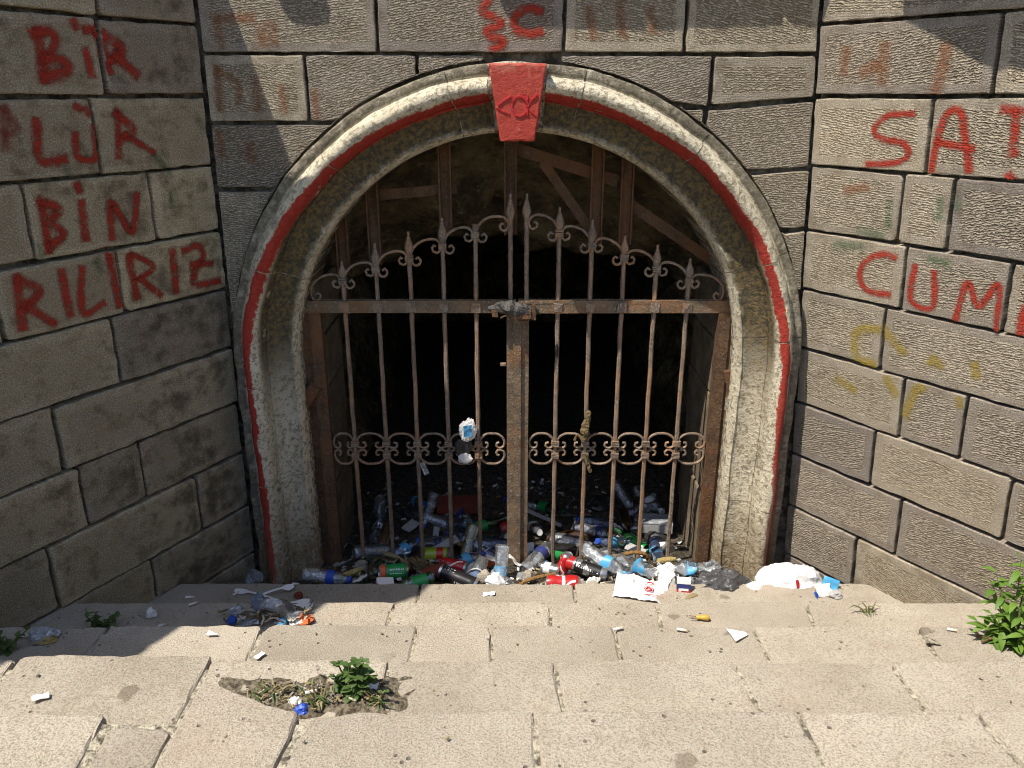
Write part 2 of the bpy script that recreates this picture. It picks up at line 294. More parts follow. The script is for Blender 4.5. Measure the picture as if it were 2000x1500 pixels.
# ------------------------------------------------------------------ mesh helpers
class MB:
    def __init__(s): s.v = []; s.f = []; s.m = []; s.uv = {}
    def face(s, idx, mat=0, **uvs):
        s.f.append(tuple(idx)); s.m.append(mat)
        for k, l in uvs.items(): s.uv.setdefault(k, {})[len(s.f) - 1] = l
    def add(s, vs, fs, mat=0):
        o = len(s.v); s.v += [Vector(v) for v in vs]
        for f in fs: s.f.append(tuple(i + o for i in f)); s.m.append(mat)
    def box(s, c, d, mat=0, rot=None, jit=0.0, bev=0.0):
        x, y, z = (q / 2 for q in d); c = Vector(c)
        vs = [Vector((a * x, b * y, e * z)) for a in (-1, 1) for b in (-1, 1) for e in (-1, 1)]
        if jit: vs = [v + Vector((random.uniform(-jit, jit) for _ in range(3))) for v in vs]
        if rot is not None: vs = [rot @ v for v in vs]
        s.add([v + c for v in vs], [(0, 1, 3, 2), (4, 6, 7, 5), (0, 4, 5, 1), (2, 3, 7, 6), (0, 2, 6, 4), (1, 5, 7, 3)], mat)
    def tube(s, pts, r, seg=6, mat=0, cap=True, jit=0.0, phase=0.0):
        pts = [Vector(p) for p in pts]; n = len(pts); o = len(s.v); up = None
        rs = r if isinstance(r, (list, tuple)) else [r] * n
        for i, p in enumerate(pts):
            t = (pts[min(i + 1, n - 1)] - pts[max(i - 1, 0)]).normalized()
            if up is None: up = (Vector((0, 1, 0)) if abs(t.y) < 0.9 else Vector((1, 0, 0)))
            a = (up - t * up.dot(t)).normalized(); b = t.cross(a); up = a
            for k in range(seg):
                q = 2 * PI * k / seg + phase; rr = rs[i] * (1 + random.uniform(-jit, jit))
                s.v.append(p + a * (math.cos(q) * rr) + b * (math.sin(q) * rr))
        for i in range(n - 1):
            for k in range(seg):
                k2 = (k + 1) % seg; s.f.append((o + i * seg + k, o + i * seg + k2, o + (i + 1) * seg + k2, o + (i + 1) * seg + k)); s.m.append(mat)
        if cap:
            s.f.append(tuple(o + k for k in reversed(range(seg)))); s.m.append(mat)
            s.f.append(tuple(o + (n - 1) * seg + k for k in range(seg))); s.m.append(mat)
    def lathe(s, prof, seg=16, mat=0, warp=None, cap=True):
        """profile (radius, x, [mat]) round the local X axis"""
        o = len(s.v); n = len(prof)
        for i, q in enumerate(prof):
            for k in range(seg):
                a = 2 * PI * k / seg; p = Vector((q[1], q[0] * math.cos(a), q[0] * math.sin(a)))
                s.v.append(warp(p) if warp else p)
        for i in range(n - 1):
            mt = prof[i][2] if len(prof[i]) > 2 else mat
            for k in range(seg):
                k2 = (k + 1) % seg; s.f.append((o + i * seg + k, o + (i + 1) * seg + k, o + (i + 1) * seg + k2, o + i * seg + k2)); s.m.append(mt)
        if cap:
            s.f.append(tuple(o + k for k in range(seg))); s.m.append(prof[0][2] if len(prof[0]) > 2 else mat)
            s.f.append(tuple(o + (n - 1) * seg + k for k in reversed(range(seg)))); s.m.append(prof[-1][2] if len(prof[-1]) > 2 else mat)
    def build(s, name, mats, parent=None, smooth=False, off=None, thick=0):
        me = bpy.data.meshes.new(name)
        vs = [v - off for v in s.v] if off is not None else s.v
        me.from_pydata([tuple(v) for v in vs], [], s.f)
        if not isinstance(mats, (list, tuple)): mats = [mats]
        for m in mats: me.materials.append(M[m] if isinstance(m, str) else m)
        if len(mats) > 1: me.polygons.foreach_set('material_index', s.m)
        for k, d in s.uv.items():
            ul = me.uv_layers.new(name=k)
            for pi, l in d.items():
                p = me.polygons[pi]
                for li, q in zip(p.loop_indices, l): ul.data[li].uv = q
        if smooth: me.polygons.foreach_set('use_smooth', [True] * len(me.polygons))
        me.update()
        return put(name, me, parent)
def put(name, me, parent=None):
    o = bpy.data.objects.new(name, me); COL.objects.link(o)
    if parent is not None: o.parent = parent
    return o
def thing(name, label, cat, loc=(0, 0, 0), rot=(0, 0, 0), group=None):
    o = bpy.data.objects.new(name, None); COL.objects.link(o); o.location = loc; o.rotation_euler = rot
    o.empty_display_size = 0.05
    return tag(o, label, cat, group)
def tag(o, label, cat, group=None):
    o['label'] = label; o['category'] = cat
    if group: o['group'] = group
    return o
def struct(o): o['kind'] = 'structure'; return o
def smooth_path(p, step=0.01, closed=False):
    p = [Vector(q) for q in p]; out = []
    for i in range(len(p) - 1):
        p0 = p[max(i - 1, 0)]; p1 = p[i]; p2 = p[i + 1]; p3 = p[min(i + 2, len(p) - 1)]
        k = max(1, int((p2 - p1).length / step))
        for j in range(k):
            t = j / k
            out.append(0.5 * ((2 * p1) + (p2 - p0) * t + (2 * p0 - 5 * p1 + 4 * p2 - p3) * t * t + (3 * p1 - p0 - 3 * p2 + p3) * t ** 3))
    out.append(p[-1]); return out
def inside(poly, x, y):
    c = False; j = len(poly) - 1
    for i in range(len(poly)):
        xi, yi = poly[i]; xj, yj = poly[j]
        if (yi > y) != (yj > y) and x < (xj - xi) * (y - yi) / (yj - yi) + xi: c = not c
        j = i
    return c
def shrink(poly, d):
    xs = [p[0] for p in poly]; ys = [p[1] for p in poly]; cx, cy = (max(xs) + min(xs)) / 2, (max(ys) + min(ys)) / 2
    fx = max(0.2, 1 - 2 * d / (max(xs) - min(xs))); fy = max(0.2, 1 - 2 * d / (max(ys) - min(ys)))
    return [(cx + (x - cx) * fx, cy + (y - cy) * fy) for x, y in poly]
def inset(poly, d):
    n = len(poly); out = []
    for i in range(n):
        x0, y0 = poly[i - 1]; x1, y1 = poly[i]; x2, y2 = poly[(i + 1) % n]
        a = Vector((x1 - x0, y1 - y0)); b = Vector((x2 - x1, y2 - y1))
        if a.length < 1e-7: a = b
        if b.length < 1e-7: b = a
        a.normalize(); b.normalize()
        na = Vector((-a.y, a.x)); nb = Vector((-b.y, b.x)); m = na + nb
        m = m / max(0.6, m.length_squared) * 2 if m.length > 0.3 else na
        out.append((x1 + m.x * d, y1 + m.y * d))
    return out
def worn(poly, step=0.035, jit=0.0016, rad=0.010):
    """densify a CCW outline, round its corners and roughen its edges"""
    n = len(poly); pts = []
    for i in range(n):
        p = Vector(poly[i]); a = Vector(poly[i - 1]); b = Vector(poly[(i + 1) % n])
        la, lb = (a - p).length, (b - p).length; r = rad * random.uniform(0.5, 1.5) * (2.6 if random.random() < 0.10 else 1)
        ang = (a - p).angle(b - p) if la > 1e-6 and lb > 1e-6 else PI
        if ang > 2.6: pts.append(p)
        else:
            ra, rb = min(r, la * 0.3), min(r, lb * 0.3); q1 = p + (a - p) / la * ra; q2 = p + (b - p) / lb * rb
            pts += [q1, (q1 + q2) / 2 * 0.6 + p * 0.4, q2]
    out = []
    for i in range(len(pts)):
        p, q = pts[i], pts[(i + 1) % len(pts)]; k = max(1, round((q - p).length / step))
        for j in range(k):
            t = p.lerp(q, j / k); out.append((t.x + random.gauss(0, jit), t.y + random.gauss(0, jit)))
    return out
def stone(name, poly, P, mats, parent, proud=0.0, depth=0.06, cham=0.006, margin=0.0, off=None, jit=0.0016, rad=0.010, step=0.035, wear=0.002, tilt=0.0, edgem=None):
    """one dressed stone: outline (u,v) CCW, P(u,v,n) -> point; back at -depth, arris rounded, margin ring, field"""
    o1 = worn(poly, step, jit, rad); n = len(o1); mb = MB(); rx, ry = random.uniform(0, 20), random.uniform(0, 20)
    tu, tv = random.gauss(0, tilt), random.gauss(0, tilt); cu = sum(p[0] for p in o1) / n; cv = sum(p[1] for p in o1) / n
    def nn(p, h): return h + (p[0] - cu) * tu + (p[1] - cv) * tv
    rings = [(o1, -depth), (o1, proud - cham * 1.2), (shrink(o1, cham * 0.45), proud - cham * 0.35), (shrink(o1, cham * 1.25), proud)]
    mt = [1, 1, 1]
    if margin: rings.append((shrink(o1, margin + cham), proud)); mt.append(1)
    idx = []
    for k, (r, h) in enumerate(rings):
        idx.append(len(mb.v))
        for p in r:
            e = random.gauss(0, wear) if k in (1, 2) else 0
            mb.v.append(Vector(P(p[0], p[1], nn(p, h) + e if k else h)))
    for k in range(len(rings) - 1):
        a, b = idx[k], idx[k + 1]
        for i in range(n):
            j = (i + 1) % n; r0, r1 = rings[k][0], rings[k + 1][0]
            mb.face((a + i, a + j, b + j, b + i), mt[k], UVMap=[(q[0] + rx, q[1] + ry) for q in (r0[i], r0[j], r1[j], r1[i])])
    l = idx[-1]; mb.face([l + i for i in range(n)], 0, UVMap=[(q[0] + rx, q[1] + ry) for q in rings[-1][0]])
    mb.f[-1] = tuple(mb.f[-1])
    ob = mb.build(name, mats, parent, off=off)
    return ob, (o1, proud, nn, (rx, ry))
def shade(o, ang=40):
    o.data.polygons.foreach_set('use_smooth', [True] * len(o.data.polygons))
    o.data.set_sharp_from_angle(angle=math.radians(ang)); return o
# ------------------------------------------------------------------ the setting: ground sheets
mb = MB(); mb.add([(-40, -40, 1.19), (40, -40, 1.19), (40, -2.44, 1.19), (-40, -2.44, 1.19)], [(0, 1, 2, 3)])
struct(mb.build('ground', 'soil'))
mb = MB(); mb.add([(-40, 0.32, 2.52), (40, 0.32, 2.52), (40, 40, 4.5), (-40, 40, 4.5)], [(0, 1, 2, 3)])
struct(mb.build('hillside', 'soil'))
# ------------------------------------------------------------------ walls
XL, KL, XR, KR = -1.1245, 0.01663, 1.1531, -0.05854
DL = Vector((-math.sin(math.radians(29.5)), -math.cos(math.radians(29.5)), 0)); DR = Vector((math.sin(math.radians(34.4)), -math.cos(math.radians(34.4)), 0))
NL = (-DL).cross(Vector((KL, 0, 1))).normalized(); NR = DR.cross(Vector((KR, 0, 1))).normalized()
def PLw(u, v, n): return Vector((XL + KL * v, 0, v)) - DL * u + NL * n
def PRw(u, v, n): return Vector((XR + KR * v, 0, v)) + DR * u + NR * n
def PBw(u, v, n): return Vector((u, -n, v))
ROWS = [-0.115, 0.115, 0.343, 0.580, 0.805, 1.035, 1.265, 1.485, 1.715, 1.949, 2.175, 2.40, 2.63, 2.86, 3.10, 3.33, 3.56, 3.80]
LJ = [[.3, .8], [.474], [.238, .824], [.451, .677], [.722], [.48], [.428, .82], [.262, .685], [.433], [.375], [.363], [.5], [.3], [.7], [.4], [.6], [.3]]
RJ = [[.5], [.319], [.476], [.35, .823], [.434, .651], [.34], [.391, .723], [.354, .521], [.421], [.595], [.78], [.4], [.6], [.5], [.4], [.5], [.4]]
GAP = 0.0115
def top_left(u): return 2.65 if u < 0.7 else 3.35 if u < 1.5 else 3.12 if u < 1.8 else 2.88
def top_right(u): return 2.65
def row_joints(js, end):
    js = list(js)
    while js[-1] < end: js.append(js[-1] + random.uniform(0.36, 0.66))
    return js
def gap_wobble(): return GAP / 2 * random.uniform(0.75, 1.3)
blocksL, blocksR, blocksB = [], [], []
wallL = thing('retaining_wall', 'shaded ashlar wall on the left with red spray-painted words', 'wall', (XL, 0, 0))
wallR = thing('retaining_wall', 'sunlit ashlar wall on the right with rippled tooling and red letters', 'wall', (XR, 0, 0))
wallB = thing('retaining_wall', 'ashlar end wall of tooled blocks fitted around the arch', 'wall', (0, 0, 0))
for side in 'LR':
    JJ, P, store, root, topf, mats = (LJ, PLw, blocksL, wallL, top_left, ('lfield', 'lmargin')) if side == 'L' else (RJ, PRw, blocksR, wallR, top_right, ('field', 'margin'))
    for r, js in enumerate(JJ):
        z0, z1 = ROWS[r], ROWS[r + 1]; a = 0.0
        jl = row_joints(js, 3.3)
        if side == 'L' and r >= 11: jl = sorted(set([j for j in jl if min(abs(j - t) for t in (.7, 1.5, 1.8)) > 0.12] + [.7, 1.5, 1.8]))
        for b in jl:
            if topf((a + b) / 2) < z1 - 0.01: a = b; continue
            g0, g1, g2, g3 = (gap_wobble() for _ in range(4))
            dz = [random.gauss(0, 0.0018) for _ in range(4)]
            u0, u1 = (a + g0, b - g1) if a > 0 else (0.004, b - g1)
            q = [(u0, z0 + g2 + dz[0]), (u1, z0 + g2 + dz[1]), (u1, z1 - g3 + dz[2]), (u0, z1 - g3 + dz[3])]
            if side == 'L': q = [(-x, y) for x, y in (q[1], q[0], q[3], q[2])]
            ob, info = stone('stone_block', q, P, mats, root, proud=random.gauss(0, 0.0025), depth=0.09, cham=0.003 if side == 'R' else 0.004,
                             margin=random.uniform(0.018, 0.032) if side == 'R' else random.uniform(0.01, 0.03), off=root.location, tilt=0.006,
                             wear=0.0012, jit=0.0009 if side == 'R' else 0.0014, rad=0.005 if side == 'R' else 0.007)
            store.append(info); a = b
    mb = MB(); e = 3.9
    for (u0, u1, z1) in ((0, 0.7, 2.62), (0.7, 1.5, 3.32), (1.5, 1.8, 3.09), (1.8, e, 2.85)) if side == 'L' else ((0, e, 2.62),):
        s = -1 if side == 'L' else 1
        c = [P(s * u, z, n) - root.location for n in (-0.036, -0.42) for (u, z) in ((u0, -0.2), (u1, -0.2), (u1, z1), (u0, z1))]
        mb.add(c, [(0, 1, 2, 3), (7, 6, 5, 4), (0, 4, 5, 1), (1, 5, 6, 2), (2, 6, 7, 3), (3, 7, 4, 0)])
    mb.build('mortar_bed', 'mortar', root)
# end wall round the arch
ACZ, ARI, ARO = 0.975, 0.856, 1.084
def clip_arch(poly, rc=ARO + 0.016):
    out = []; n = len(poly)
    for i in range(n):
        p, q = Vector(poly[i]), Vector(poly[(i + 1) % n]); k = max(1, int((q - p).length / 0.02))
        for j in range(k):
            t = p.lerp(q, j / k); d = Vector((t.x, t.y - ACZ))
            if d.length < rc and t.y > ACZ: d = d.normalized() * rc; t = Vector((d.x, d.y + ACZ))
            if not out or (Vector(out[-1]) - t).length > 0.006: out.append((t.x, t.y))
    return out
def crn(z, s): return (XL + KL * z + 0.01) if s < 0 else (XR + KR * z - 0.008)
BW = []
for z0, z1, xs in ((2.087, 2.315, (-9, -.479, .158, .571, 9)), (2.315, 2.54, (-9, -.75, -.2, .33, .8, 9)), (1.862, 2.087, (-9, -.734, -.348, -.112))):
    for a, b in zip(xs, xs[1:]):
        h = GAP / 2
        BW.append([(a + h if a > -5 else crn(z0, -1), z0 + h), (b - h if b < 5 else crn(z0, 1), z0 + h), (b - h if b < 5 else crn(z1, 1), z1 - h), (a + h if a > -5 else crn(z1, -1), z1 - h)])
BW += [[(.150, 1.98), (.665, 1.918), (.667, 2.078), (.150, 2.078)], [(.683, 1.922), (1.033, 1.948), (1.026, 2.078), (.680, 2.078)],
       [(crn(1.64, -1), 1.640), (-.60, 1.640), (-.60, 1.853), (crn(1.85, -1), 1.853)], [(crn(1.16, -1), 1.17), (-.85, 1.40), (-.85, 1.622), (crn(1.62, -1), 1.622)],
       [(.560, 1.80), (.652, 1.80), (.652, 1.905), (.560, 1.900)], [(.672, 1.693), (1.046, 1.712), (1.036, 1.932), (.672, 1.900)],
       [(.80, 1.478), (1.060, 1.496), (1.050, 1.697), (.80, 1.676)], [(.95, 1.250), (1.073, 1.258), (1.062, 1.479), (.95, 1.462)]]
for q in BW:
    cl = any((x * x + (z - ACZ) ** 2) < (ARO + 0.016) ** 2 and z > ACZ for x, z in q)
    q = clip_arch(q) if cl else q
    ob, info = stone('stone_block', q, PBw, ('field', 'margin'), wallB, proud=random.gauss(0, 0.002), depth=0.09, cham=0.003, jit=0.001, wear=0.001, rad=0.005, margin=0.0 if cl else random.uniform(0.018, 0.03), tilt=0.004)
    blocksB.append(info)
mb = MB(); k = 40; Rb = ARO - 0.06                                      # mortar backing of the end wall with the arch opening in it
pts = [(-Rb, -0.2)] + [(Rb * math.cos(PI - PI * i / k), ACZ + Rb * math.sin(PI * i / k)) for i in range(k + 1)] + [(Rb, -0.2)]
outer = [(-1.2, -0.2)] + [(-1.2 + 2.4 * i / k, 2.56) for i in range(k + 1)] + [(1.2, -0.2)]
for n in (0.036, 0.32):
    o = len(mb.v); mb.v += [Vector((x, n, z)) for x, z in pts] + [Vector((x, n, z)) for x, z in outer]; m = len(pts)
    for i in range(m - 1): mb.face((o + i, o + i + 1, o + m + i + 1, o + m + i))
o = 0; m = len(pts); tot = 2 * m
for i in range(m - 1): mb.face((m + i, m + i + 1, tot + m + i + 1, tot + m + i)); mb.face((i, tot + i, tot + i + 1, i + 1))
mb.build('mortar_bed', 'mortar', wallB)
# unseen stones added on the wall heads, overhangs shaped to shade the upper courses
def shade_coping(P, u0, u1, z, over, root, th=0.13):
    q = [(u0, z), (u1, z), (u1, z + th), (u0, z + th)]
    stone('added_coping', q, P, ('field', 'margin'), root, proud=over, depth=0.36, cham=0.012, off=root.location)
for u0, u1, ov in ((-1.09, -.95, 0.03), (-.94, -.80, .112), (-.20, .27, .112), (.28, .73, .112), (.74, 1.02, .112)): shade_coping(PBw, u0, u1, 2.545, ov, wallB)
for u0, u1, ov in ((.02, .30, .02), (.81, 1.35, .20)): shade_coping(PRw, u0, u1, 2.635, ov, wallR)

stone('added_coping', [(.30, 2.80), (.58, 2.64), (.79, 2.64), (.79, 2.86), (.30, 2.86)], PRw, ('field', 'margin'), wallR, proud=0.30, depth=0.36, cham=0.012, off=wallR.location)  # added unseen stone, slanted foot shaped to cast a slanting shade
# ------------------------------------------------------------------ spray paint on the walls
layer = [0]
def paint(store, P, root, name, strokes, width, mat, mirror=False, wj=0.15):
    mb = MB()
    for st in strokes:
        layer[0] += 1; lift = 0.0012 + 0.00025 * (layer[0] % 6)
        p = [Vector((-x if mirror else x, y, 0)) for x, y in st]
        if len(p) == 1: p.append(p[0] + Vector((0.01, -0.01, 0)))
        p = smooth_path(p, 0.008); L = len(p); w0 = width * random.uniform(1 - wj, 1 + wj)
        a = (p[0] - p[1]).normalized(); b = (p[-1] - p[-2]).normalized(); k = max(2, int(w0 * 0.5 / 0.008))
        p = [p[0] + a * 0.008 * (k - i) for i in range(k)] + p + [p[-1] + b * 0.008 * (i + 1) for i in range(k)]; n = len(p)
        rows = []
        for i, q in enumerate(p):
            t = (p[min(i + 1, n - 1)] - p[max(i - 1, 0)]).normalized(); nr = Vector((-t.y, t.x, 0)); w = w0 * (1 + 0.18 * noise.noise(q * 18))
            e = min(i, n - 1 - i) / k; rows.append([(q + nr * (w * c / 2), c, min(1, e)) for c in (-1, -.5, 0, .5, 1)])
        for i in range(n - 1):
            for j in range(4):
                c = [rows[i][j], rows[i + 1][j], rows[i + 1][j + 1], rows[i][j + 1]]
                cx = sum(q[0].x for q in c) / 4; cy = sum(q[0].y for q in c) / 4
                for (poly, proud, nn, (rx, ry)) in store:
                    if inside(poly, cx, cy):
                        o = len(mb.v)
                        for q in c: mb.v.append(P(q[0].x, q[0].y, nn((q[0].x, q[0].y), proud) + lift))
                        mb.face((o + 3, o + 2, o + 1, o), 0, UVMap=[(q[0].x + rx, q[0].y + ry) for q in reversed(c)], paint=[(q[1], q[2]) for q in reversed(c)])
                        break
    if mb.f: return mb.build(name, mat, root, off=root.location)
LEFT_PAINT={'B': [[(0.564, 2.121), (0.565, 2.057), (0.567, 2.0)], [(0.58, 2.115), (0.529, 2.124), (0.514, 2.1), (0.532, 2.072), (0.559, 2.057)], [(0.557, 2.052), (0.505, 2.048), (0.494, 2.021), (0.566, 2.002)]], 'I': [[(0.449, 2.156), (0.443, 2.143)], [(0.426, 2.079), (0.418, 2.011)]], 'R': [[(0.415, 2.136), (0.381, 2.127), (0.358, 2.021)], [(0.377, 2.13), (0.307, 2.093), (0.33, 2.063), (0.363, 2.053)], [(0.332, 2.069), (0.269, 2.017)]], 'L': [[(0.613, 1.884), (0.622, 1.775), (0.548, 1.773)]], 'U': [[(0.484, 1.921), (0.475, 1.915)], [(0.453, 1.911), (0.447, 1.903)], [(0.501, 1.842), (0.506, 1.78), (0.479, 1.766), (0.447, 1.773), (0.435, 1.858)]], 'R2': [[(0.347, 1.901), (0.364, 1.77)], [(0.355, 1.898), (0.298, 1.847), (0.342, 1.823)], [(0.33, 1.832), (0.236, 1.775)]], 'X': [[(0.702, 1.917), (0.713, 1.818)], [(0.697, 1.915), (0.675, 1.865), (0.71, 1.85)]], 'B2': [[(0.638, 1.656), (0.644, 1.511)], [(0.641, 1.659), (0.59, 1.627), (0.625, 1.594), (0.587, 1.555), (0.641, 1.523)]], 'I2': [[(0.519, 1.693), (0.515, 1.677)], [(0.515, 1.64), (0.521, 1.53)]], 'N': [[(0.431, 1.519), (0.415, 1.629), (0.358, 1.53), (0.32, 1.645)]], 'R3': [[(0.756, 1.454), (0.767, 1.301)], [(0.752, 1.446), (0.697, 1.399), (0.75, 1.361)], [(0.739, 1.358), (0.671, 1.291)]], 'I3': [[(0.621, 1.444), (0.618, 1.308)]], 'L2': [[(0.554, 1.442), (0.575, 1.305), (0.502, 1.318)]], 'I4': [[(0.458, 1.485), (0.453, 1.431), (0.446, 1.299)]], 'R4': [[(0.386, 1.453), (0.38, 1.313)], [(0.377, 1.458), (0.3, 1.403), (0.373, 1.368)], [(0.357, 1.372), (0.288, 1.301)]], 'I5': [[(0.218, 1.436), (0.223, 1.306)]], 'Z': [[(0.173, 1.436), (0.11, 1.444), (0.094, 1.401), (0.136, 1.356), (0.139, 1.309), (0.035, 1.302)], [(0.146, 1.383), (0.061, 1.372)]], 'green': [[(0.228, 1.762), (0.179, 1.691)], [(0.193, 1.636), (0.192, 1.594)], [(0.484, 1.809), (0.479, 1.784)], [(0.549, 1.744), (0.543, 1.721)], [(0.503, 1.453), (0.491, 1.421)], [(0.671, 1.531), (0.668, 1.484)]]}
RIGHT_PAINT={'S': [[(0.362, 1.898), (0.278, 1.89), (0.238, 1.848), (0.265, 1.82), (0.337, 1.81), (0.365, 1.78), (0.332, 1.749), (0.227, 1.736)]], 'A': [[(0.442, 1.729), (0.451, 1.833), (0.472, 1.9), (0.508, 1.906), (0.536, 1.826), (0.558, 1.739)], [(0.455, 1.815), (0.559, 1.802)]], 'T': [[(0.633, 1.915), (0.731, 1.904)], [(0.669, 1.903), (0.677, 1.793)], [(0.675, 1.733), (0.681, 1.725)]], 'C': [[(0.354, 1.441), (0.306, 1.444), (0.248, 1.406), (0.236, 1.353), (0.268, 1.312), (0.348, 1.311)]], 'U': [[(0.428, 1.421), (0.428, 1.308), (0.501, 1.299), (0.495, 1.41)]], 'M': [[(0.581, 1.278), (0.603, 1.4), (0.646, 1.333), (0.694, 1.41), (0.708, 1.274)]], 'A2': [[(0.775, 1.277), (0.78, 1.358), (0.825, 1.305)]], 'yellow': [[(0.33, 1.183), (0.272, 1.171), (0.237, 1.14), (0.251, 1.062), (0.317, 1.053)], [(0.346, 1.181), (0.416, 1.125)], [(0.519, 1.112), (0.531, 1.13), (0.551, 1.107)], [(0.656, 1.143), (0.668, 1.107)], [(0.181, 0.953), (0.25, 0.931)], [(0.376, 1.01), (0.408, 0.968)], [(0.453, 0.905), (0.482, 1.01), (0.499, 1.017)], [(0.625, 1.014), (0.634, 0.995)]], 'orange': [[(0.112, 2.093), (0.109, 2.027)], [(0.248, 2.1), (0.251, 1.993)], [(0.447, 2.084), (0.439, 2.005), (0.431, 1.964)], [(0.184, 2.025), (0.222, 2.043)], [(0.155, 1.642), (0.222, 1.658)]], 'green': [[(0.316, 1.618), (0.319, 1.543)], [(0.218, 1.509), (0.295, 1.505)], [(0.485, 1.643), (0.489, 1.588)], [(0.131, 1.45), (0.223, 1.46)], [(0.479, 1.456), (0.531, 1.448)], [(0.53, 1.651), (0.543, 1.626)]]}
BACK_PAINT={'c': [[(0.077, 2.219), (0.042, 2.229), (0.001, 2.213), (-0.015, 2.184), (0.004, 2.159), (0.043, 2.149), (0.078, 2.156)]], 'squiggle': [[(-0.103, 2.25), (-0.12, 2.219), (-0.075, 2.2), (-0.058, 2.178), (-0.107, 2.162), (-0.097, 2.143), (-0.048, 2.124), (-0.087, 2.098)]], 'orange': [[(-1.022, 2.194), (-1.012, 2.108)], [(-1.012, 2.197), (-0.901, 2.197)], [(-0.873, 2.165), (-0.871, 2.121)], [(-0.837, 2.175), (-0.832, 2.127)], [(-1.037, 2.038), (-1.041, 1.909)], [(-1.038, 2.033), (-0.977, 1.996), (-0.974, 1.929)], [(-0.909, 1.996), (-0.91, 1.909)], [(-0.822, 1.98), (-0.819, 1.895)], [(-0.709, 1.963), (-0.706, 1.878)], [(-1.059, 1.823), (-1.056, 1.757)], [(-0.954, 1.783), (-0.953, 1.736)], [(0.239, 2.222), (0.259, 2.143)], [(0.342, 2.238), (0.357, 2.146)], [(0.447, 2.222), (0.461, 2.159)]]}

for k, s in LEFT_PAINT.items():
    if k == 'green': paint(blocksL, PLw, wallL, 'paint_drip', s, 0.035, 'pgrn', True)
    elif k == 'X': paint(blocksL, PLw, wallL, 'painted_letter', s, 0.05, 'pfad', True)
    else: paint(blocksL, PLw, wallL, 'painted_letter', s, 0.043 if k not in ('R', 'B') else 0.052, 'pred', True)
for k, s in RIGHT_PAINT.items():
    m_, w_ = {'yellow': ('pyel', .045), 'orange': ('pora', .06), 'green': ('pgrn', .05)}.get(k, ('pred', .038))
    paint(blocksR, PRw, wallR, 'painted_letter' if m_ == 'pred' else 'paint_smear', s, w_, m_)
for k, s in BACK_PAINT.items():
    m_, w_ = ('pora', .05) if k == 'orange' else ('pred', .042)
    paint(blocksB, PBw, wallB, 'painted_letter' if m_ == 'pred' else 'paint_smear', s, w_, m_)

# ------------------------------------------------------------------ arch surround
arch = thing('arch_surround', 'moulded stone arch around the gate with a red painted line', 'arch', (0, 0, 0))
JB = -0.12; LJB = ACZ - JB; RM = 0.96; STOT = 2 * LJB + PI * RM
def apath(s):
    """base direction at arc length s: returns function (R)->(x,z) and radial"""
    if s <= LJB: return lambda R: (-R, JB + s)
    if s <= LJB + PI * RM:
        a = PI - (s - LJB) / RM; return lambda R: (R * math.cos(a), ACZ + R * math.sin(a))
    return lambda R: (R, ACZ - (s - LJB - PI * RM))
def sz(z, side): return z - JB if side < 0 else LJB + PI * RM + (ACZ - z)
def sa(deg): return LJB + (PI - math.radians(deg)) * RM
PROF = [(-0.0, -0.30), (0.0, -0.10), (0.0, -0.030), (.02, -.008), (.07, .010), (.085, .014), (.10, .010), (.12, .008), (.20, .010), (.28, .014), (.36, .022), (.42, .034), (.46, .046),
        (.475, .044), (.485, .050), (.50, .068), (.53, .090), (.58, .108), (.63, .117), (.68, .120), (.73, .116), (.77, .106), (.805, .088), (.82, .070), (.835, .060), (.855, .062), (.88, .066), (.97, .066), (.995, .062), (1.0, .055), (1.0, -0.05)]
PC = [(sz(0.0, -1), .73, .075, .25), (sz(.12, -1), .72, .08, .9), (sz(.4, -1), .71, .085, 1), (sz(.75, -1), .76, .09, 1), (sz(1.0, -1), .74, .105, 1), (sa(165), .66, .10, 1), (sa(145), .58, .09, 1), (sa(120), .52, .075, 1), (sa(98), .50, .075, 1),
      (sa(80), .52, .07, 1), (sa(60), .52, .065, 1), (sa(40), .54, .075, 1), (sa(18), .60, .07, 1), (sz(1.0, 1), .68, .085, 1), (sz(.6, 1), .76, .10, .95), (sz(.35, 1), .80, .10, .55), (sz(.1, 1), .80, .10, .28), (sz(-.1, 1), .8, .1, 0)]
def pcurve(s):
    for (s0, *a), (s1, *b) in zip(PC, PC[1:]):
        if s <= s1: t = max(0, (s - s0) / (s1 - s0)); return [x + (y - x) * t for x, y in zip(a, b)]
    return PC[-1][1:]
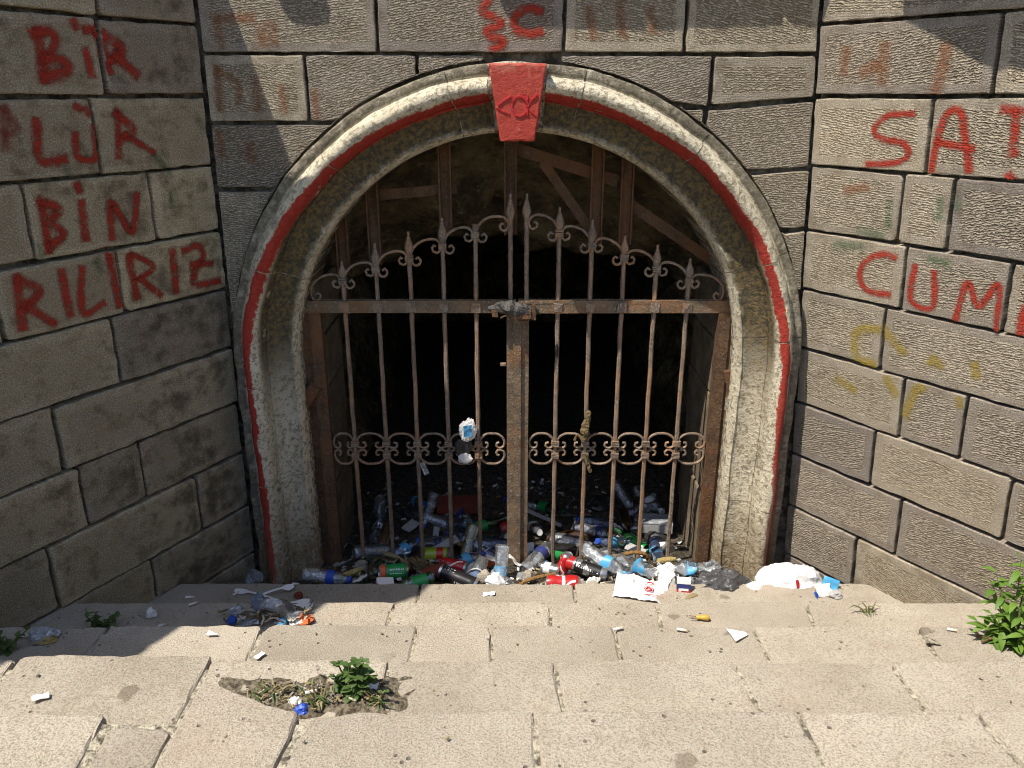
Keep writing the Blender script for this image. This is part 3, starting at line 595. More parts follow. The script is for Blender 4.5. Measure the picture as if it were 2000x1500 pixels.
def sweep(name, s0, s1, mat, parent, dn=0.0, ends=True):
    mb = MB(); k = max(2, int((s1 - s0) / 0.03)); n = len(PROF); dw = random.gauss(0, 0.0015); dr = random.gauss(0, 0.0015)
    for i in range(k + 1):
        s = s0 + (s1 - s0) * i / k; fn = apath(s)
        for w, d in PROF:
            R = ARI + (ARO - ARI) * w; x, z = fn(R); v = Vector((x, -(d + dn + dw), z))
            e = noise.noise_vector(v * 9) * 0.006 + noise.noise_vector(v * 35) * 0.003
            mb.v.append(v + e * (1 if d > -0.02 else 0.2))
    for i in range(k):
        for j in range(n - 1):
            q = [(i, j), (i, j + 1), (i + 1, j + 1), (i + 1, j)]
            pr, pa, uv = [], [], []
            for (a, b) in q:
                s = s0 + (s1 - s0) * a / k; w = PROF[b][0]; c, hw, fd = pcurve(s); wob = 0.035 * noise.noise(Vector((s * 5, 0, 3)))
                pr.append((w if PROF[b][1] > -0.06 else -1.0, s)); pa.append(((w - c - wob) / (hw * 0.93), fd)); uv.append((w * .24, s))
            mb.face([a * n + b for a, b in q], 0, UVMap=uv, prof=pr, paint=pa)
    if ends:
        mb.face(list(range(n - 1, -1, -1)), 0, UVMap=[(0, 0)] * n, prof=[(PROF[n - 1 - j][0], s0) for j in range(n)], paint=[(9, 0)] * n)
        mb.face([k * n + j for j in range(n)], 0, UVMap=[(0, 0)] * n, prof=[(PROF[j][0], s1) for j in range(n)], paint=[(9, 0)] * n)
    o = mb.build(name, mat, parent); return shade(o, 50)
CUT = [0.0, sz(.48, -1), sz(.90, -1), sa(158), sa(131), sa(103), sa(95.4), sa(84.6), sa(77.5), sa(52), sa(24), sz(1.08, 1), sz(.37, 1), STOT]
for i, (a, b) in enumerate(zip(CUT, CUT[1:])):
    if i == 6: continue
    sweep('jamb_stone' if i < 2 or i > 10 else 'voussoir', a + 0.002, b - 0.002, 'arch', arch)
mb = MB(); n = len(PROF)
sweep('mortar_bed', 0, STOT, 'slabmortar', arch, -0.005, False)
kp = [(-.060, 1.805), (.058, 1.805), (.096, 2.052), (-.098, 2.052)]
ks, _ = stone('keystone', kp, PBw, ('key', 'key'), arch, proud=0.142, depth=0.2, cham=0.006, jit=0.0008, rad=0.004, step=0.02, wear=0.001)
ks['label'] = 'red painted keystone with scratched letters'
for nm, pts in (('<', [(-.022, 1.951), (-.070, 1.915), (-.028, 1.895)]), ('O', [(.006 + .026 * math.cos(t * PI / 6), 1.918 + .032 * math.sin(t * PI / 6)) for t in range(13)]), ('K', [(.030, 1.952), (.031, 1.886)]), ('K', [(.064, 1.956), (.034, 1.918), (.066, 1.884)])):
    mb = MB(); path = [Vector((x + random.gauss(0, .001), -0.1415 - random.uniform(0, .0015), z)) for x, z, _ in smooth_path([Vector((x, z, 0)) for x, z in pts], .008)]
    mb.tube(path, [0.0042 * random.uniform(.7, 1.3) for _ in path], 5); mb.build('carved_letter', 'red', ks)

# ------------------------------------------------------------------ rock passage behind the gate
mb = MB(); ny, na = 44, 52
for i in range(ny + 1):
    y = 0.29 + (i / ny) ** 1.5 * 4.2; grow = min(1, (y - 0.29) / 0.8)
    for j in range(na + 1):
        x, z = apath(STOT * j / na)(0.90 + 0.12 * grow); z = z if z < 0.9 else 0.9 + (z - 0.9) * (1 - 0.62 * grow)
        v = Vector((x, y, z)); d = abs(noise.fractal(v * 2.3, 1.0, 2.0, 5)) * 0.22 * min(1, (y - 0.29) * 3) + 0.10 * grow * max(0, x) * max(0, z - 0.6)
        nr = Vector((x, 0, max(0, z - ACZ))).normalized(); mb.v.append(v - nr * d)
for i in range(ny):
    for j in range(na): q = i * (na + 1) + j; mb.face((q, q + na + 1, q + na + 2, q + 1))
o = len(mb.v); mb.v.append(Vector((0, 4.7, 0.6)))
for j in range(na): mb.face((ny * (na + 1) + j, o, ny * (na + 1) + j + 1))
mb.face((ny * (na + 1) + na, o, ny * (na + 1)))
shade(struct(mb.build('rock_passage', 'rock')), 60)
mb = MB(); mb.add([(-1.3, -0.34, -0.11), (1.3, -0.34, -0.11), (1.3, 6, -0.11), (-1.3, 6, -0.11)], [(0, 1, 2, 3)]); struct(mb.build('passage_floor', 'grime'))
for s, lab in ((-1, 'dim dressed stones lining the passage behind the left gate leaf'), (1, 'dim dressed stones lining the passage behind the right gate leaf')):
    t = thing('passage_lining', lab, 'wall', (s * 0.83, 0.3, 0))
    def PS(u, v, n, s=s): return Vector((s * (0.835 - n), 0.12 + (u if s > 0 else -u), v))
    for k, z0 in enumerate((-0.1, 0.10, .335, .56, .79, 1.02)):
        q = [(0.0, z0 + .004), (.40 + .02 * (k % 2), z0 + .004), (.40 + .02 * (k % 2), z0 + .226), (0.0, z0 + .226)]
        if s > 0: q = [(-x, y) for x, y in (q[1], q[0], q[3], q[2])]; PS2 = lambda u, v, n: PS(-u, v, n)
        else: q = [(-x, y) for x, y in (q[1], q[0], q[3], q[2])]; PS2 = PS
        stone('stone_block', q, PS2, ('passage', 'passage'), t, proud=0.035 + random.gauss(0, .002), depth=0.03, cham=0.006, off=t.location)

# ------------------------------------------------------------------ steps
RUN, RISE, Y0 = 0.354, 0.17, -0.32
stair = struct(bpy.data.objects.new('stone_steps', None)); COL.objects.link(stair)
def lx(y): return XL + 0.5658 * y - 0.03          # wall faces at depth y
def rx_(y): return XR - 0.6847 * y + 0.03
BROKEN = {1: [(-0.647, -1.784), (-0.748, -1.773), (-0.766, -1.784)], 2: [(-0.423, -1.740), (-0.465, -1.732), (-0.516, -1.710), (-0.569, -1.685), (-0.616, -1.664), (-0.640, -1.658), (-0.642, -1.763)], 3: [(0.021, -1.734), (-0.137, -1.737), (-0.254, -1.740), (-0.314, -1.732), (-0.369, -1.745), (-0.406, -1.753)]}
STEP_J = [[-0.375, .22], [(-0.719, -0.809), (-0.413, -0.452), (0.107, 0.104), (0.471, 0.454), (0.973, 0.936)], [(-1.184, -1.203), (-0.739, -0.732), (-0.292, -0.302), (-0.082, -0.061), (0.274, 0.285), (0.674, 0.690), (1.147, 1.139)], [(-1.207, -1.196), (-0.741, -0.743), (-0.314, -0.301), (0.081, 0.106), (0.509, 0.554), (0.882, 0.905)], [(-0.786, -0.751), (-0.646, -0.642), (-0.415, -0.446), (0.024, 0.030), (0.525, 0.528), (0.864, 0.886)], [-1.6, -.7, .1, .9, 1.7], [-1.2, -.3, .5, 1.4]]
for k, js in enumerate(STEP_J):
    yf, yn, z = Y0 - RUN * k, Y0 - RUN * (k + 1) - 0.03, RISE * (k + 1)
    if k == 6: yn = -2.6
    def PT(u, v, n, z=z): return Vector((u, v, z + n))
    j0 = [(lx(yf), lx(yn))] + [(j, j) if not isinstance(j, tuple) else j for j in js] + [(rx_(yf), rx_(yn))]
    for i, ((a0, a1), (b0, b1)) in enumerate(zip(j0, j0[1:])):
        h = 0.0042; df = random.gauss(0, 0.006); dz = random.gauss(0, 0.002)
        q = [(a1 + h, yn), (b1 - h, yn), (b0 - h, yf + df), (a0 + h, yf + df)]
        if k == 4 and i in BROKEN: q = q[:2] + BROKEN[i]
        stone('step_slab', q, PT, ('slab', 'slab'), stair, proud=dz, depth=0.15, cham=0.0055, jit=0.0012, rad=0.010, step=0.03, wear=0.0018, tilt=0.002)
    mb = MB(); mb.box((0, (yf + yn) / 2 - .02, z - 0.006 - RISE / 2), (4.6, abs(yn - yf) - 0.02, RISE), 0); mb.build('mortar_bed', 'slabmortar', stair)
# ------------------------------------------------------------------ gate
GY = 0.10
BX = [-.680, -.548, -.417, -.287, -.161, -.026, .036, .161, .287, .413, .541, .670]
TIP = [1.35, 1.419, 1.464, 1.516, 1.492, 1.606, 1.606, 1.555, 1.507, 1.448, 1.413, 1.36]
COLZ = [1.272, 1.318, 1.362, 1.409, 1.453, 1.493, 1.500, 1.458, 1.412, 1.365, 1.320, 1.271]
def finial(z0, z1, broken=False):
    L = z1 - z0; mb = MB()
    pr = [(.009, 0), (.0095, .10), (.013, .22), (.018, .36), (.0155, .50), (.009, .70), (.0055, .82), (.0045, .90), (.0062, .94), (.004, 1.0)]
    if broken: pr = [(.0095, 0), (.011, .5), (.010, .8), (.015, .95), (.011, 1.0)]
    mb.lathe([(r, L * t) for r, t in pr], 8)
    mb.v = [Vector((v.y, v.z * 0.8, v.x)) for v in mb.v]; return mb
for x0, x1, hz, ha, lab in ((-.872, -.824, .80, .6, 'rusty angle iron gate post fixed inside the left jamb'), (.846, .894, .86, -.25, 'rusty angle iron gate post fixed inside the right jamb')):
    xc = (x0 + x1) / 2; frame = thing('gate_post', lab, 'gate post', (xc, GY, 0)); off = Vector((xc, 0, 0))
    mb = MB(); mb.box((xc, 0.015, 0.54), (abs(x1 - x0), 0.05, 1.26), jit=0.002); mb.box(((x0 if x0 < 0 else x1), 0.0, 0.54), (0.012, 0.07, 1.26), jit=0.001); mb.build('upright', 'rustdark', frame, off=off)
    mb = MB(); c = Vector((xc, -0.03, hz)); mb.box(c, (0.05, 0.03, 0.11), jit=0.004, rot=Matrix.Rotation(ha, 3, 'Y')); mb.build('hinge', 'rustdark', frame, off=off)
for side in (-1, 1):
    xs = list(range(0, 6)) if side < 0 else list(range(6, 12))
    lab = 'left leaf of the rusty wrought iron gate with spear finials' if side < 0 else 'right leaf of the rusty wrought iron gate with spear finials'
    root = thing('gate_leaf', lab, 'gate', (side * 0.80, GY, 0), (0, 0, 0)); off = Vector((side * 0.80, 0, 0))
    xo = -.822 if side < 0 else .844; xi = side * 0.004
    mb = MB(); mb.box(((xo + side * 0.02 + xi) / 2, 0, 1.166), (abs(xo - xi) + .02, 0.03, 0.040), jit=0.001); mb.box(((xo + side * 0.02 + xi) / 2, -0.012, 1.190), (abs(xo - xi) + .02, 0.008, 0.012), jit=0.0008)
    mb.box(((xo + side * 0.02 + xi) / 2, 0.012, 1.191), (abs(xo - xi) + .02, 0.008, 0.010), jit=0.0008); mb.build('top_rail', 'rustgrey', root, off=off)
    mb = MB(); mb.box((xo - side * 0.024, 0, 0.555), (0.046, 0.036, 1.185), jit=0.002); mb.build('hinge_stile', 'rustdark', root, off=off)
    mb = MB(); mb.box((side * 0.026 + 0.003, 0.004, 0.55), (0.036, 0.034, 1.19), jit=0.001); mb.build('meeting_stile', 'rustgrey', root, off=off)
    if side < 0:
        mb = MB(); mb.box((0.001, -0.018, 0.55), (0.030, 0.012, 1.18), jit=0.0012); mb.build('cover_strip', 'rustgrey', root, off=off)
        mb = MB(); mb.box((-.056, -0.004, .93), (.022, .014, .010), jit=0.001); mb.build('bolt', 'rust', root, off=off)
    for i in xs:
        x = BX[i]; inner = i in (5, 6)
        z0 = 1.15 if inner else -0.03; n = 30
        mb = MB(); mb.tube([(x + 0.0018 * noise.noise(Vector((i * 3.1, z0 * 2 + k * .37, 0))), 0, z0 + (COLZ[i] - z0) * k / n) for k in range(n + 1)], 0.0090, 6, jit=0.10, phase=.5)
        bar = mb.build('bar', 'rust', root, off=off)
        mb = finial(COLZ[i], TIP[i], i == 4); mb.v = [v + Vector((x, 0, COLZ[i])) for v in mb.v]; shade(mb.build('finial', 'rust', bar, off=off))
        zs = [COLZ[i]] if not inner else []
        if not inner: zs += [.580, .526]
        for z in zs:
            mb = MB()
            for d in (-.008, 0, .008): mb.box((x, -0.002, z + d), (0.030 + 0.002 * (d == 0), 0.026, 0.0072), jit=0.0012)
            mb.build('collar', 'rust', bar, off=off)
        mb = MB()
        if not inner: mb.box((x, -0.0165, 1.168), (0.036, 0.006, 0.036), jit=0.004); mb.build('weld_plate', 'rust', bar, off=off)
    # scrolls over the top rail, one from each collar up to the next
    nodes = [(BX[i], COLZ[i]) for i in xs]; nodes = nodes if side < 0 else nodes[::-1]
    nodes = [(side * 0.815, 1.222)] + nodes
    for (xa, za), (xb, zb) in zip(nodes, nodes[1:]):
        dx, dz = abs(xb - xa), zb - za; m = 1 if side < 0 else -1
        P2 = [(.024, -.004), (.034, .003), (.043, -.008), (.038, -.024), (.022, -.029), (.009, -.016), (.006, .006), (.013, .032), (.036, .056), (.070, .070 + (dz - .045) * .5), (dx - .026, dz + .024), (dx - .008, dz + .004), (dx - .010, dz - .016), (dx - .022, dz - .027), (dx - .037, dz - .022), (dx - .041, dz - .008), (dx - .033, dz + .002), (dx - .026, dz - .003)]
        mb = MB(); mb.tube(smooth_path([(xa + m * a, 0, za + b) for a, b in P2], .008), 0.0056, 6, jit=0.08); shade(mb.build('scroll', 'rust', root, off=off), 60)
    # the band of paired scrolls between the bars
    xb = [xo - side * 0.048] + [BX[i] for i in xs if i not in (5, 6)][::1 if side < 0 else -1] + [side * 0.046]
    for a, b in zip(xb, xb[1:]):
        c, hw = (a + b) / 2, abs(b - a) / 2
        for up in (1, -1):
            half = [(0, .070), (.45, .066), (.80, .048), (.90, .027), (.80, .010), (.60, .004), (.42, .006), (.31, .015), (.35, .027), (.52, .029)]
            pth = [(-x, z) for x, z in half[::-1]] + half[1:]
            mb = MB(); mb.tube(smooth_path([(c + x * hw, random.uniform(-.001, .001), .553 + up * z) for x, z in pth], .008), 0.0056, 6, jit=0.08); shade(mb.build('scroll', 'rust', root, off=off), 60)
# latch bundle where the leaves meet
lock = thing('lock_bundle', 'rusted latch and padlock wrapped in dark tape where the leaves meet', 'lock', (0, GY - .02, 1.165))
mb = MB(); mb.tube(smooth_path([(-.11, 0, .0), (-.06, -.02, .012), (0, -.03, .006), (.05, -.02, -.006), (.075, 0, -.01)], .012), [.010 + .018 * math.sin(PI * i / 17) + random.uniform(-.004, .004) for i in range(18)][:len(smooth_path([(-.11, 0, .0), (-.06, -.02, .012), (0, -.03, .006), (.05, -.02, -.006), (.075, 0, -.01)], .012))] + [.01] * 20, 8, jit=.2)
mb.build('tape_wrap', 'tape', lock)
mb = MB(); mb.box((.012, -.032, -.012), (.085, .03, .04), jit=.006); mb.box((.065, -.03, -.004), (.014, .03, .055), jit=.004); mb.box((-.088, -.022, -.01), (.02, .02, .03), jit=.004); mb.build('lock_body', 'rustdark', lock)
for r in range(3):
    mb = MB(); mb.tube(smooth_path([(-.07 + .12 * t + random.uniform(-.01, .01), -.045 + .02 * abs(t - .5), -.028 + .012 * math.sin(t * 6 + r) + r * .012) for t in [i / 8 for i in range(9)]], .01), .0035, 5); mb.build('wire', 'rustbrown', lock)
# channel uprights and flats filling the head of the arch behind the gate
tym = thing('arch_grille', 'brown channel iron uprights and braces behind the gate head', 'grille', (0, .18, 1.2))
to = Vector((0, .18, 1.2))
def channel(xa, xb, z0, z1):
    mb = MB(); xc = (xa + xb) / 2; w = .043
    mb.box((xc, .193, (z0 + z1) / 2), (w, .006, z1 - z0), jit=.001); mb.box((xc - w / 2, .180, (z0 + z1) / 2), (.006, .03, z1 - z0), jit=.001); mb.box((xc + w / 2, .180, (z0 + z1) / 2), (.006, .03, z1 - z0), jit=.001)
    mb.build('upright', 'rustbrown', tym, off=to)
for a in ((-.301, -.253, 1.44, 1.80), (-.049, -.003, 1.44, 1.83), (-.584, -.536, 1.32, 1.66), (.284, .330, 1.40, 1.80), (.398, .446, 1.40, 1.76), (-.712, -.662, 1.28, 1.53)): channel(*a)
def brace(a, b, w=.040, y=.215):
    a, b = Vector((a[0], 0, a[1])), Vector((b[0], 0, b[1])); d = (b - a).normalized(); n = Vector((-d.z, 0, d.x)) * w / 2; mb = MB()
    c = [a - n, b - n, b + n, a + n]; mb.add([p + Vector((0, y - k, 0)) for k in (.006, 0) for p in c], [(0, 1, 2, 3), (7, 6, 5, 4), (0, 4, 5, 1), (1, 5, 6, 2), (2, 6, 7, 3), (3, 7, 4, 0)])
    mb.build('brace', 'rustbrown', tym, off=to)
brace((-.60, 1.583), (-.235, 1.612)); brace((-.03, 1.768), (.390, 1.640), .045); brace((.098, 1.712), (.300, 1.44), .036, .206); brace((.42, 1.566), (.83, 1.30), .042)
# ------------------------------------------------------------------ rubbish
def heap_z(x, y):
    ys = [(-.34, .085), (-.22, .085), (-.08, .045), (.1, -.005), (.3, -.03), (.9, -.045), (1.6, -.08), (4, -.1)]
    for (a, p), (b, q) in zip(ys, ys[1:]):
        if y <= b: t = max(0, (y - a) / (b - a)); z = p + (q - p) * t; break
    else: z = -.1
    if y < 0.02: z -= 0.05 * max(0, min(1, (abs(x) - .80) / .12)) * (1 if x < 0 else 0.5)
    return z + 0.022 * noise.noise(Vector((x * 7, y * 7, 1))) + 0.010 * noise.noise(Vector((x * 24, y * 24, 5)))
mb = MB(); nx, ny = 110, 70
for i in range(nx + 1):
    for j in range(ny + 1):
        x = -1.3 + 2.6 * i / nx; y = -.335 + (j / ny) ** 1.4 * 3.4; mb.v.append(Vector((x, y, heap_z(x, y))))
for i in range(nx):
    for j in range(ny): q = i * (ny + 1) + j; mb.face((q, q + ny + 1, q + ny + 2, q + 1))
o = shade(mb.build('litter_bed', 'grime'), 60); o['kind'] = 'stuff'
o['label'] = 'compacted dirt and rotting litter under the rubbish at the gate'
def R3(roll, pitch, yaw): return (math.radians(roll), math.radians(pitch), math.radians(yaw))
def crush_fn(c, seed, L):
    def f(p):
        if not c: return p
        d = noise.noise_vector(Vector((p.x * 22 + seed, p.y * 18, p.z * 18))) * 0.022 * c
        k = 1 - 0.35 * c * abs(math.sin(p.x / L * 9 + seed))
        return Vector((p.x + d.x, p.y * (1 - .1 * c) + d.y, p.z * k + d.z))
    return f
def bottle_parts(root, L, r, body, label=None, cap=None, crush=0.0, ridges=True, glass=False, seed=0, script=None):
    W = crush_fn(crush, seed, L); mb = MB(); h = L / 2
    if glass: pr = [(r * .8, 0), (r, .02), (r, .55), (r * .93, .60), (r * .62, .70), (r * .42, .78), (r * .40, .94), (r * .47, .95), (r * .47, .985), (r * .38, 1.0)]
    else:
        pr = [(r * .55, .015), (r * .80, 0), (r * .97, .03)]
        for k in range(6):
            t = .07 + k * .065; pr += [(r, t), (r * (.93 if ridges else .99), t + .032)]
        pr += [(r, .47), (r * .985, .49), (r * .985, .66), (r, .68), (r * .92, .75), (r * .70, .83), (r * .45, .89), (r * .40, .93)]
    mb.lathe([(q, t * L - h) for q, t in pr], 20, 0, W, cap=not glass); shade(mb.build('body', body, root), 50)
    if label:
        mb = MB(); a, b = (.49, .66) if not glass else (.14, .45)
        mb.lathe([(r * 1.012, (a + (b - a) * k / 4) * L - h) for k in range(5)], 20, 0, W, cap=False); lo = shade(mb.build('label_band', label, root), 60)
        if script:
            for (body_, x0, a0, size) in script:
                v, f = text_mesh(body_, size); mb = MB()
                mb.add([W(Vector((((a + b) / 2) * L - h + q[1] + x0, r * 1.03 * math.cos(a0 + q[0] / r), r * 1.03 * math.sin(a0 + q[0] / r)))) for q in v], f); mb.build('lettering', 'white', lo)
    if cap:
        mb = MB(); mb.lathe([(r * .44, .915 * L - h), (r * .47, .92 * L - h), (r * .47, .985 * L - h), (r * .42, .995 * L - h)], 14, 0, W); shade(mb.build('cap', cap, root), 40)
def text_mesh(s, size):
    cu = bpy.data.curves.new('lettering_outline', 'FONT'); cu.body = s; cu.size = size; cu.align_x = 'CENTER'; cu.align_y = 'CENTER'; cu.resolution_u = 2
    ob = bpy.data.objects.new('lettering_outline', cu); COL.objects.link(ob); dg = bpy.context.evaluated_depsgraph_get()
    me = bpy.data.meshes.new_from_object(ob.evaluated_get(dg)); v = [tuple(q.co) for q in me.vertices]; f = [tuple(p.vertices) for p in me.polygons]
    bpy.data.objects.remove(ob); bpy.data.curves.remove(cu); bpy.data.meshes.remove(me); return v, f
def bottle(label, loc, rot, L=.21, r=.032, body='clear', lab='sky', cap='blue', crush=0.3, glass=False, name='plastic_bottle', group=None, **k):
    t = thing(name, label, 'bottle', loc, R3(*rot), group); bottle_parts(t, L, r, body, lab, cap, crush, glass=glass, seed=loc[0] * 31, **k); return t
def can(label, loc, rot, mat, L=.115, r=.031, crush=0.0, bands=(), name='drink_can', blocks=None, group=None, swirl=None):
    t = thing(name, label, 'can', loc, R3(*rot), group); W = crush_fn(crush, loc[0] * 17, L); h = L / 2
    mb = MB(); mb.lathe([(r * .97, -h * .93), (r, -h * .86)] + [(r, -h * .86 + 2 * h * .84 * k / 8) for k in range(1, 9)] + [(r * .94, h * .86)], 22, 0, W, cap=False); b = shade(mb.build('body', mat, t), 50)
    for s in (-1, 1):
        mb = MB(); mb.lathe([(r * .97, s * h * .93) if s < 0 else (r * .94, s * h * .86), (r * .82, s * h * .985), (r * .80, s * h), (r * .74, s * h), (r * .72, s * h * .95), (r * .2, s * h * .95)], 22, 0, W); shade(mb.build('lid' if s > 0 else 'base', 'alu', t), 40)
    mb = MB(); mb.box((h * .965, .004, 0), (.002, .018, .010)); mb.build('pull_tab', 'alu', t)
    for (a, c, m) in bands:
        mb = MB(); mb.lathe([(r * 1.008, -h + 2 * h * (a + (c - a) * k / 3)) for k in range(4)], 22, 0, W, cap=False); shade(mb.build('print_band', m, b), 60)
    if blocks:                                     # rows of small printed characters too worn to read
        m, rows = blocks; mb = MB()
        for (x0, x1, a0, da, n, hgt) in rows:
            for i in range(n):
                x = x0 + (x1 - x0) * i / n; w = (x1 - x0) / n * random.uniform(.45, .75); q = []
                for (xx, aa) in ((x, a0), (x + w, a0), (x + w, a0 + da), (x, a0 + da)): q.append(W(Vector((xx * L - h, r * 1.015 * math.cos(aa), r * 1.015 * math.sin(aa)))))
                mb.add(q, [(0, 1, 2, 3)])
        mb.build('worn_print', m, b)['kind'] = 'stuff'
    if swirl:
        mb = MB()
        for s0 in (0.0, 2.1, 4.2):
            pts = [(-h * .7 + 1.4 * h * i / 14, s0 + .55 * math.sin(i / 14 * 5)) for i in range(15)]; o = len(mb.v)
            for x, a in pts:
                for d in (-.16, .16): mb.v.append(W(Vector((x, r * 1.012 * math.cos(a + d), r * 1.012 * math.sin(a + d)))))
            for i in range(14): mb.face((o + 2 * i, o + 2 * i + 1, o + 2 * i + 3, o + 2 * i + 2))
        mb.build('printed_swirl', swirl, b)
    return t
def lump(name, label, cat, loc, size, mat, rot=(0, 0, 0), rough=.35, freq=3.0, seed=0, sub=4, fold=.5, flat=0.15, parent=None):
    """crumpled film or cloth: a sphere with sharp ridged folds and a flattened foot"""
    import bmesh
    bm = bmesh.new(); bmesh.ops.create_icosphere(bm, subdivisions=sub, radius=1.0); S = Vector((seed * 7.3, seed * 1.7, seed))
    for v in bm.verts:
        n = v.co.copy(); rd = (1 - min(1, abs(2.2 * noise.noise(n * freq + S)))) ** 2 * fold * 1.3; r2 = (1 - min(1, abs(2.2 * noise.noise(n * freq * 2.3 + S * 2)))) ** 2 * fold; nz = noise.noise(n * 1.4 + S)
        v.co = n * (0.80 + rough * nz + 0.26 * rd + 0.16 * r2 + .03 * noise.noise(n * freq * 6 + S))
        if v.co.z < -flat: v.co.z = -flat + (v.co.z + flat) * 0.12
        v.co = Vector((v.co.x * size[0], v.co.y * size[1], (v.co.z + flat) * size[2]))
    me = bpy.data.meshes.new(name); bm.to_mesh(me); bm.free(); me.materials.append(M[mat]); o = put(name, me, parent); shade(o, 32)
    o.location = loc; o.rotation_euler = R3(*rot)
    return tag(o, label, cat) if label else o
def sheet(name, label, cat, loc, rot, w, d, mat, fold=.012, n=9, curl=0.0, outline=None, th=.0012, seed=0, parent=None, group=None):
    """a bent scrap of card, paper or film with real thickness"""
    mb = MB(); k = n + 1
    for s in (0, 1):
        for i in range(k):
            for j in range(k):
                x = (i / n - .5) * w; y = (j / n - .5) * d * (1 if not outline else outline(i / n))
                z = fold * (noise.noise(Vector((x * 14 + seed, y * 14, seed))) + .5 * abs(noise.noise(Vector((x * 40, y * 40 + seed, 2))))) + curl * (x * x)
                mb.v.append(Vector((x, y, z - s * th)))
    for i in range(n):
        for j in range(n): a = i * k + j; mb.face((a, a + k, a + k + 1, a + 1)); b = a + k * k; mb.face((b, b + 1, b + k + 1, b + k))
    rim = [i * k for i in range(k)] + [n * k + j for j in range(1, k)] + [i * k + n for i in range(n - 1, -1, -1)] + [j for j in range(n - 1, 0, -1)]
    for a, b in zip(rim, rim[1:] + rim[:1]): mb.face((b, a, a + k * k, b + k * k))
    o = mb.build(name, mat, parent); shade(o, 40); o.location = loc; o.rotation_euler = R3(*rot)
    return tag(o, label, cat, group) if label else o
def rope(label, pts, r=.008, mat='rope'):
    mb = MB(); p = smooth_path(pts, .006); mb.tube(p, [r * (1 + .22 * math.sin(i * 2.1)) for i in range(len(p))], 7); o = shade(mb.build('rope', mat), 60); return tag(o, label, 'rope')
def carton(name, label, cat, loc, rot, d, bands, group=None):
    """box with coloured print panels as separate zones along its height"""
    t = thing(name, label, cat, loc, R3(*rot), group); z = -d[2] / 2
    for nm, fr, m in bands:
        mb = MB(); h = d[2] * fr; mb.box((0, 0, z + h / 2), (d[0], d[1], h), jit=.0008); mb.build(nm, m, t); z += h
    return t
# --- by the left jamb
bottle('clear water bottle with blue script label and blue cap lying by the left jamb', (-0.772, -0.175, 0.105), (25, 3, -9), .205, .031, 'clear', 'blue', 'blue', .18, script=[('hayat', 0, -1.9, .026)])
t = thing('plastic_cup', 'clear plastic cup tipped against the foot of the left jamb', 'cup', (-1.095, -0.178, 0.075), R3(0, -50, 20)); W = crush_fn(.35, 3, .09)
mb = MB(); mb.lathe([(.026, -.045), (.037, .045), (.039, .046), (.037, .044), (.0255, -.043)], 14, 0, W, cap=False); mb.build('wall', 'clear', t); mb = MB(); mb.lathe([(.026, -.0455), (.001, -.0455)], 14, 0, W, cap=False); mb.build('base', 'clear', t)
def cutlery(label, loc, rot, L=.15, mat='white', kind='spoon'):
    mb = MB(); n = 18
    for i in range(n + 1):
        t = i / n; w = .0045 if t < .66 else (.0045 + .012 * math.sin((t - .66) / .34 * PI * .93)); z = .006 * math.sin(t * PI) - (.004 * math.sin((t - .66) / .34 * PI) if t > .66 else 0)
        for s in (-1, 1): mb.v.append(Vector((t * L - L / 2, s * w, z)))
        for s in (-1, 1): mb.v.append(Vector((t * L - L / 2, s * w, z - .0016)))
    for i in range(n):
        a, b = 4 * i, 4 * i + 4; mb.face((a, b, b + 1, a + 1)); mb.face((a + 2, a + 3, b + 3, b + 2)); mb.face((a, a + 2, b + 2, b)); mb.face((a + 1, b + 1, b + 3, a + 3))
    mb.face((0, 1, 3, 2)); mb.face((4 * n, 4 * n + 2, 4 * n + 3, 4 * n + 1)); o = mb.build('plastic_spoon', mat); o.location = loc; o.rotation_euler = R3(*rot); return tag(o, label, 'spoon')
cutlery('white plastic spoon on the dark step below the left jamb', (-0.989, -0.400, 0.178), (0, 0, 160), .19)
cutlery('off-white spoon handle leaning behind the long spoon', (-0.912, -0.391, 0.190), (10, -4, 24), .13)
cutlery('upper spoon of the pair lying by the litter pile', (-0.764, -0.704, 0.352), (0, -3, 16), .13, 'paper')
cutlery('lower spoon of the pair lying by the litter pile', (-0.750, -0.718, 0.352), (0, 0, 10), .13, 'paper')
lump('red_wrapper', 'small crumpled red wrapper on the shaded step', 'wrapper', (-0.823, -0.412, 0.175), (.020, .016, .022), 'brick', sub=3, freq=2.5)
# --- litter pile on the second step
bottle('crushed clear bottle lying on the litter pile on the step', (-0.761, -0.765, 0.372), (40, 6, -22), .17, .026, 'clear', None, None, .9)
t = thing('bottle_cap', 'dark blue bottle cap at the left end of the litter pile', 'bottle cap', (-0.927, -0.795, 0.356), R3(0, 60, 40)); mb = MB(); mb.lathe([(.012, -.006), (.0155, -.005), (.0155, .006), (.013, .0065)], 16); shade(mb.build('shell', 'blue', t), 40)
t = thing('bottle_cap', 'pale blue bottle cap in front of the litter pile', 'bottle cap', (-0.763, -0.805, 0.354), R3(0, 75, 60)); mb = MB(); mb.lathe([(.012, -.006), (.0155, -.005), (.0155, .006), (.013, .0065)], 16); shade(mb.build('shell', 'sky', t), 40); mb = MB(); mb.lathe([(.008, -.0072), (.008, -.0062)], 12); mb.build('disc', 'white', t)
lump('plastic_scrap', 'bluish crumpled film standing on the litter pile', 'plastic film', (-0.854, -0.732, 0.360), (.026, .020, .05), 'clearblue', sub=3, freq=2.6, fold=.7)
sheet('paper_scrap', 'orange-red torn paper at the right end of the litter pile', 'paper', (-0.693, -0.784, 0.350), (0, 8, 30), .05, .05, 'orange', .008, outline=lambda t: .5 + .5 * math.sin(t * 3))
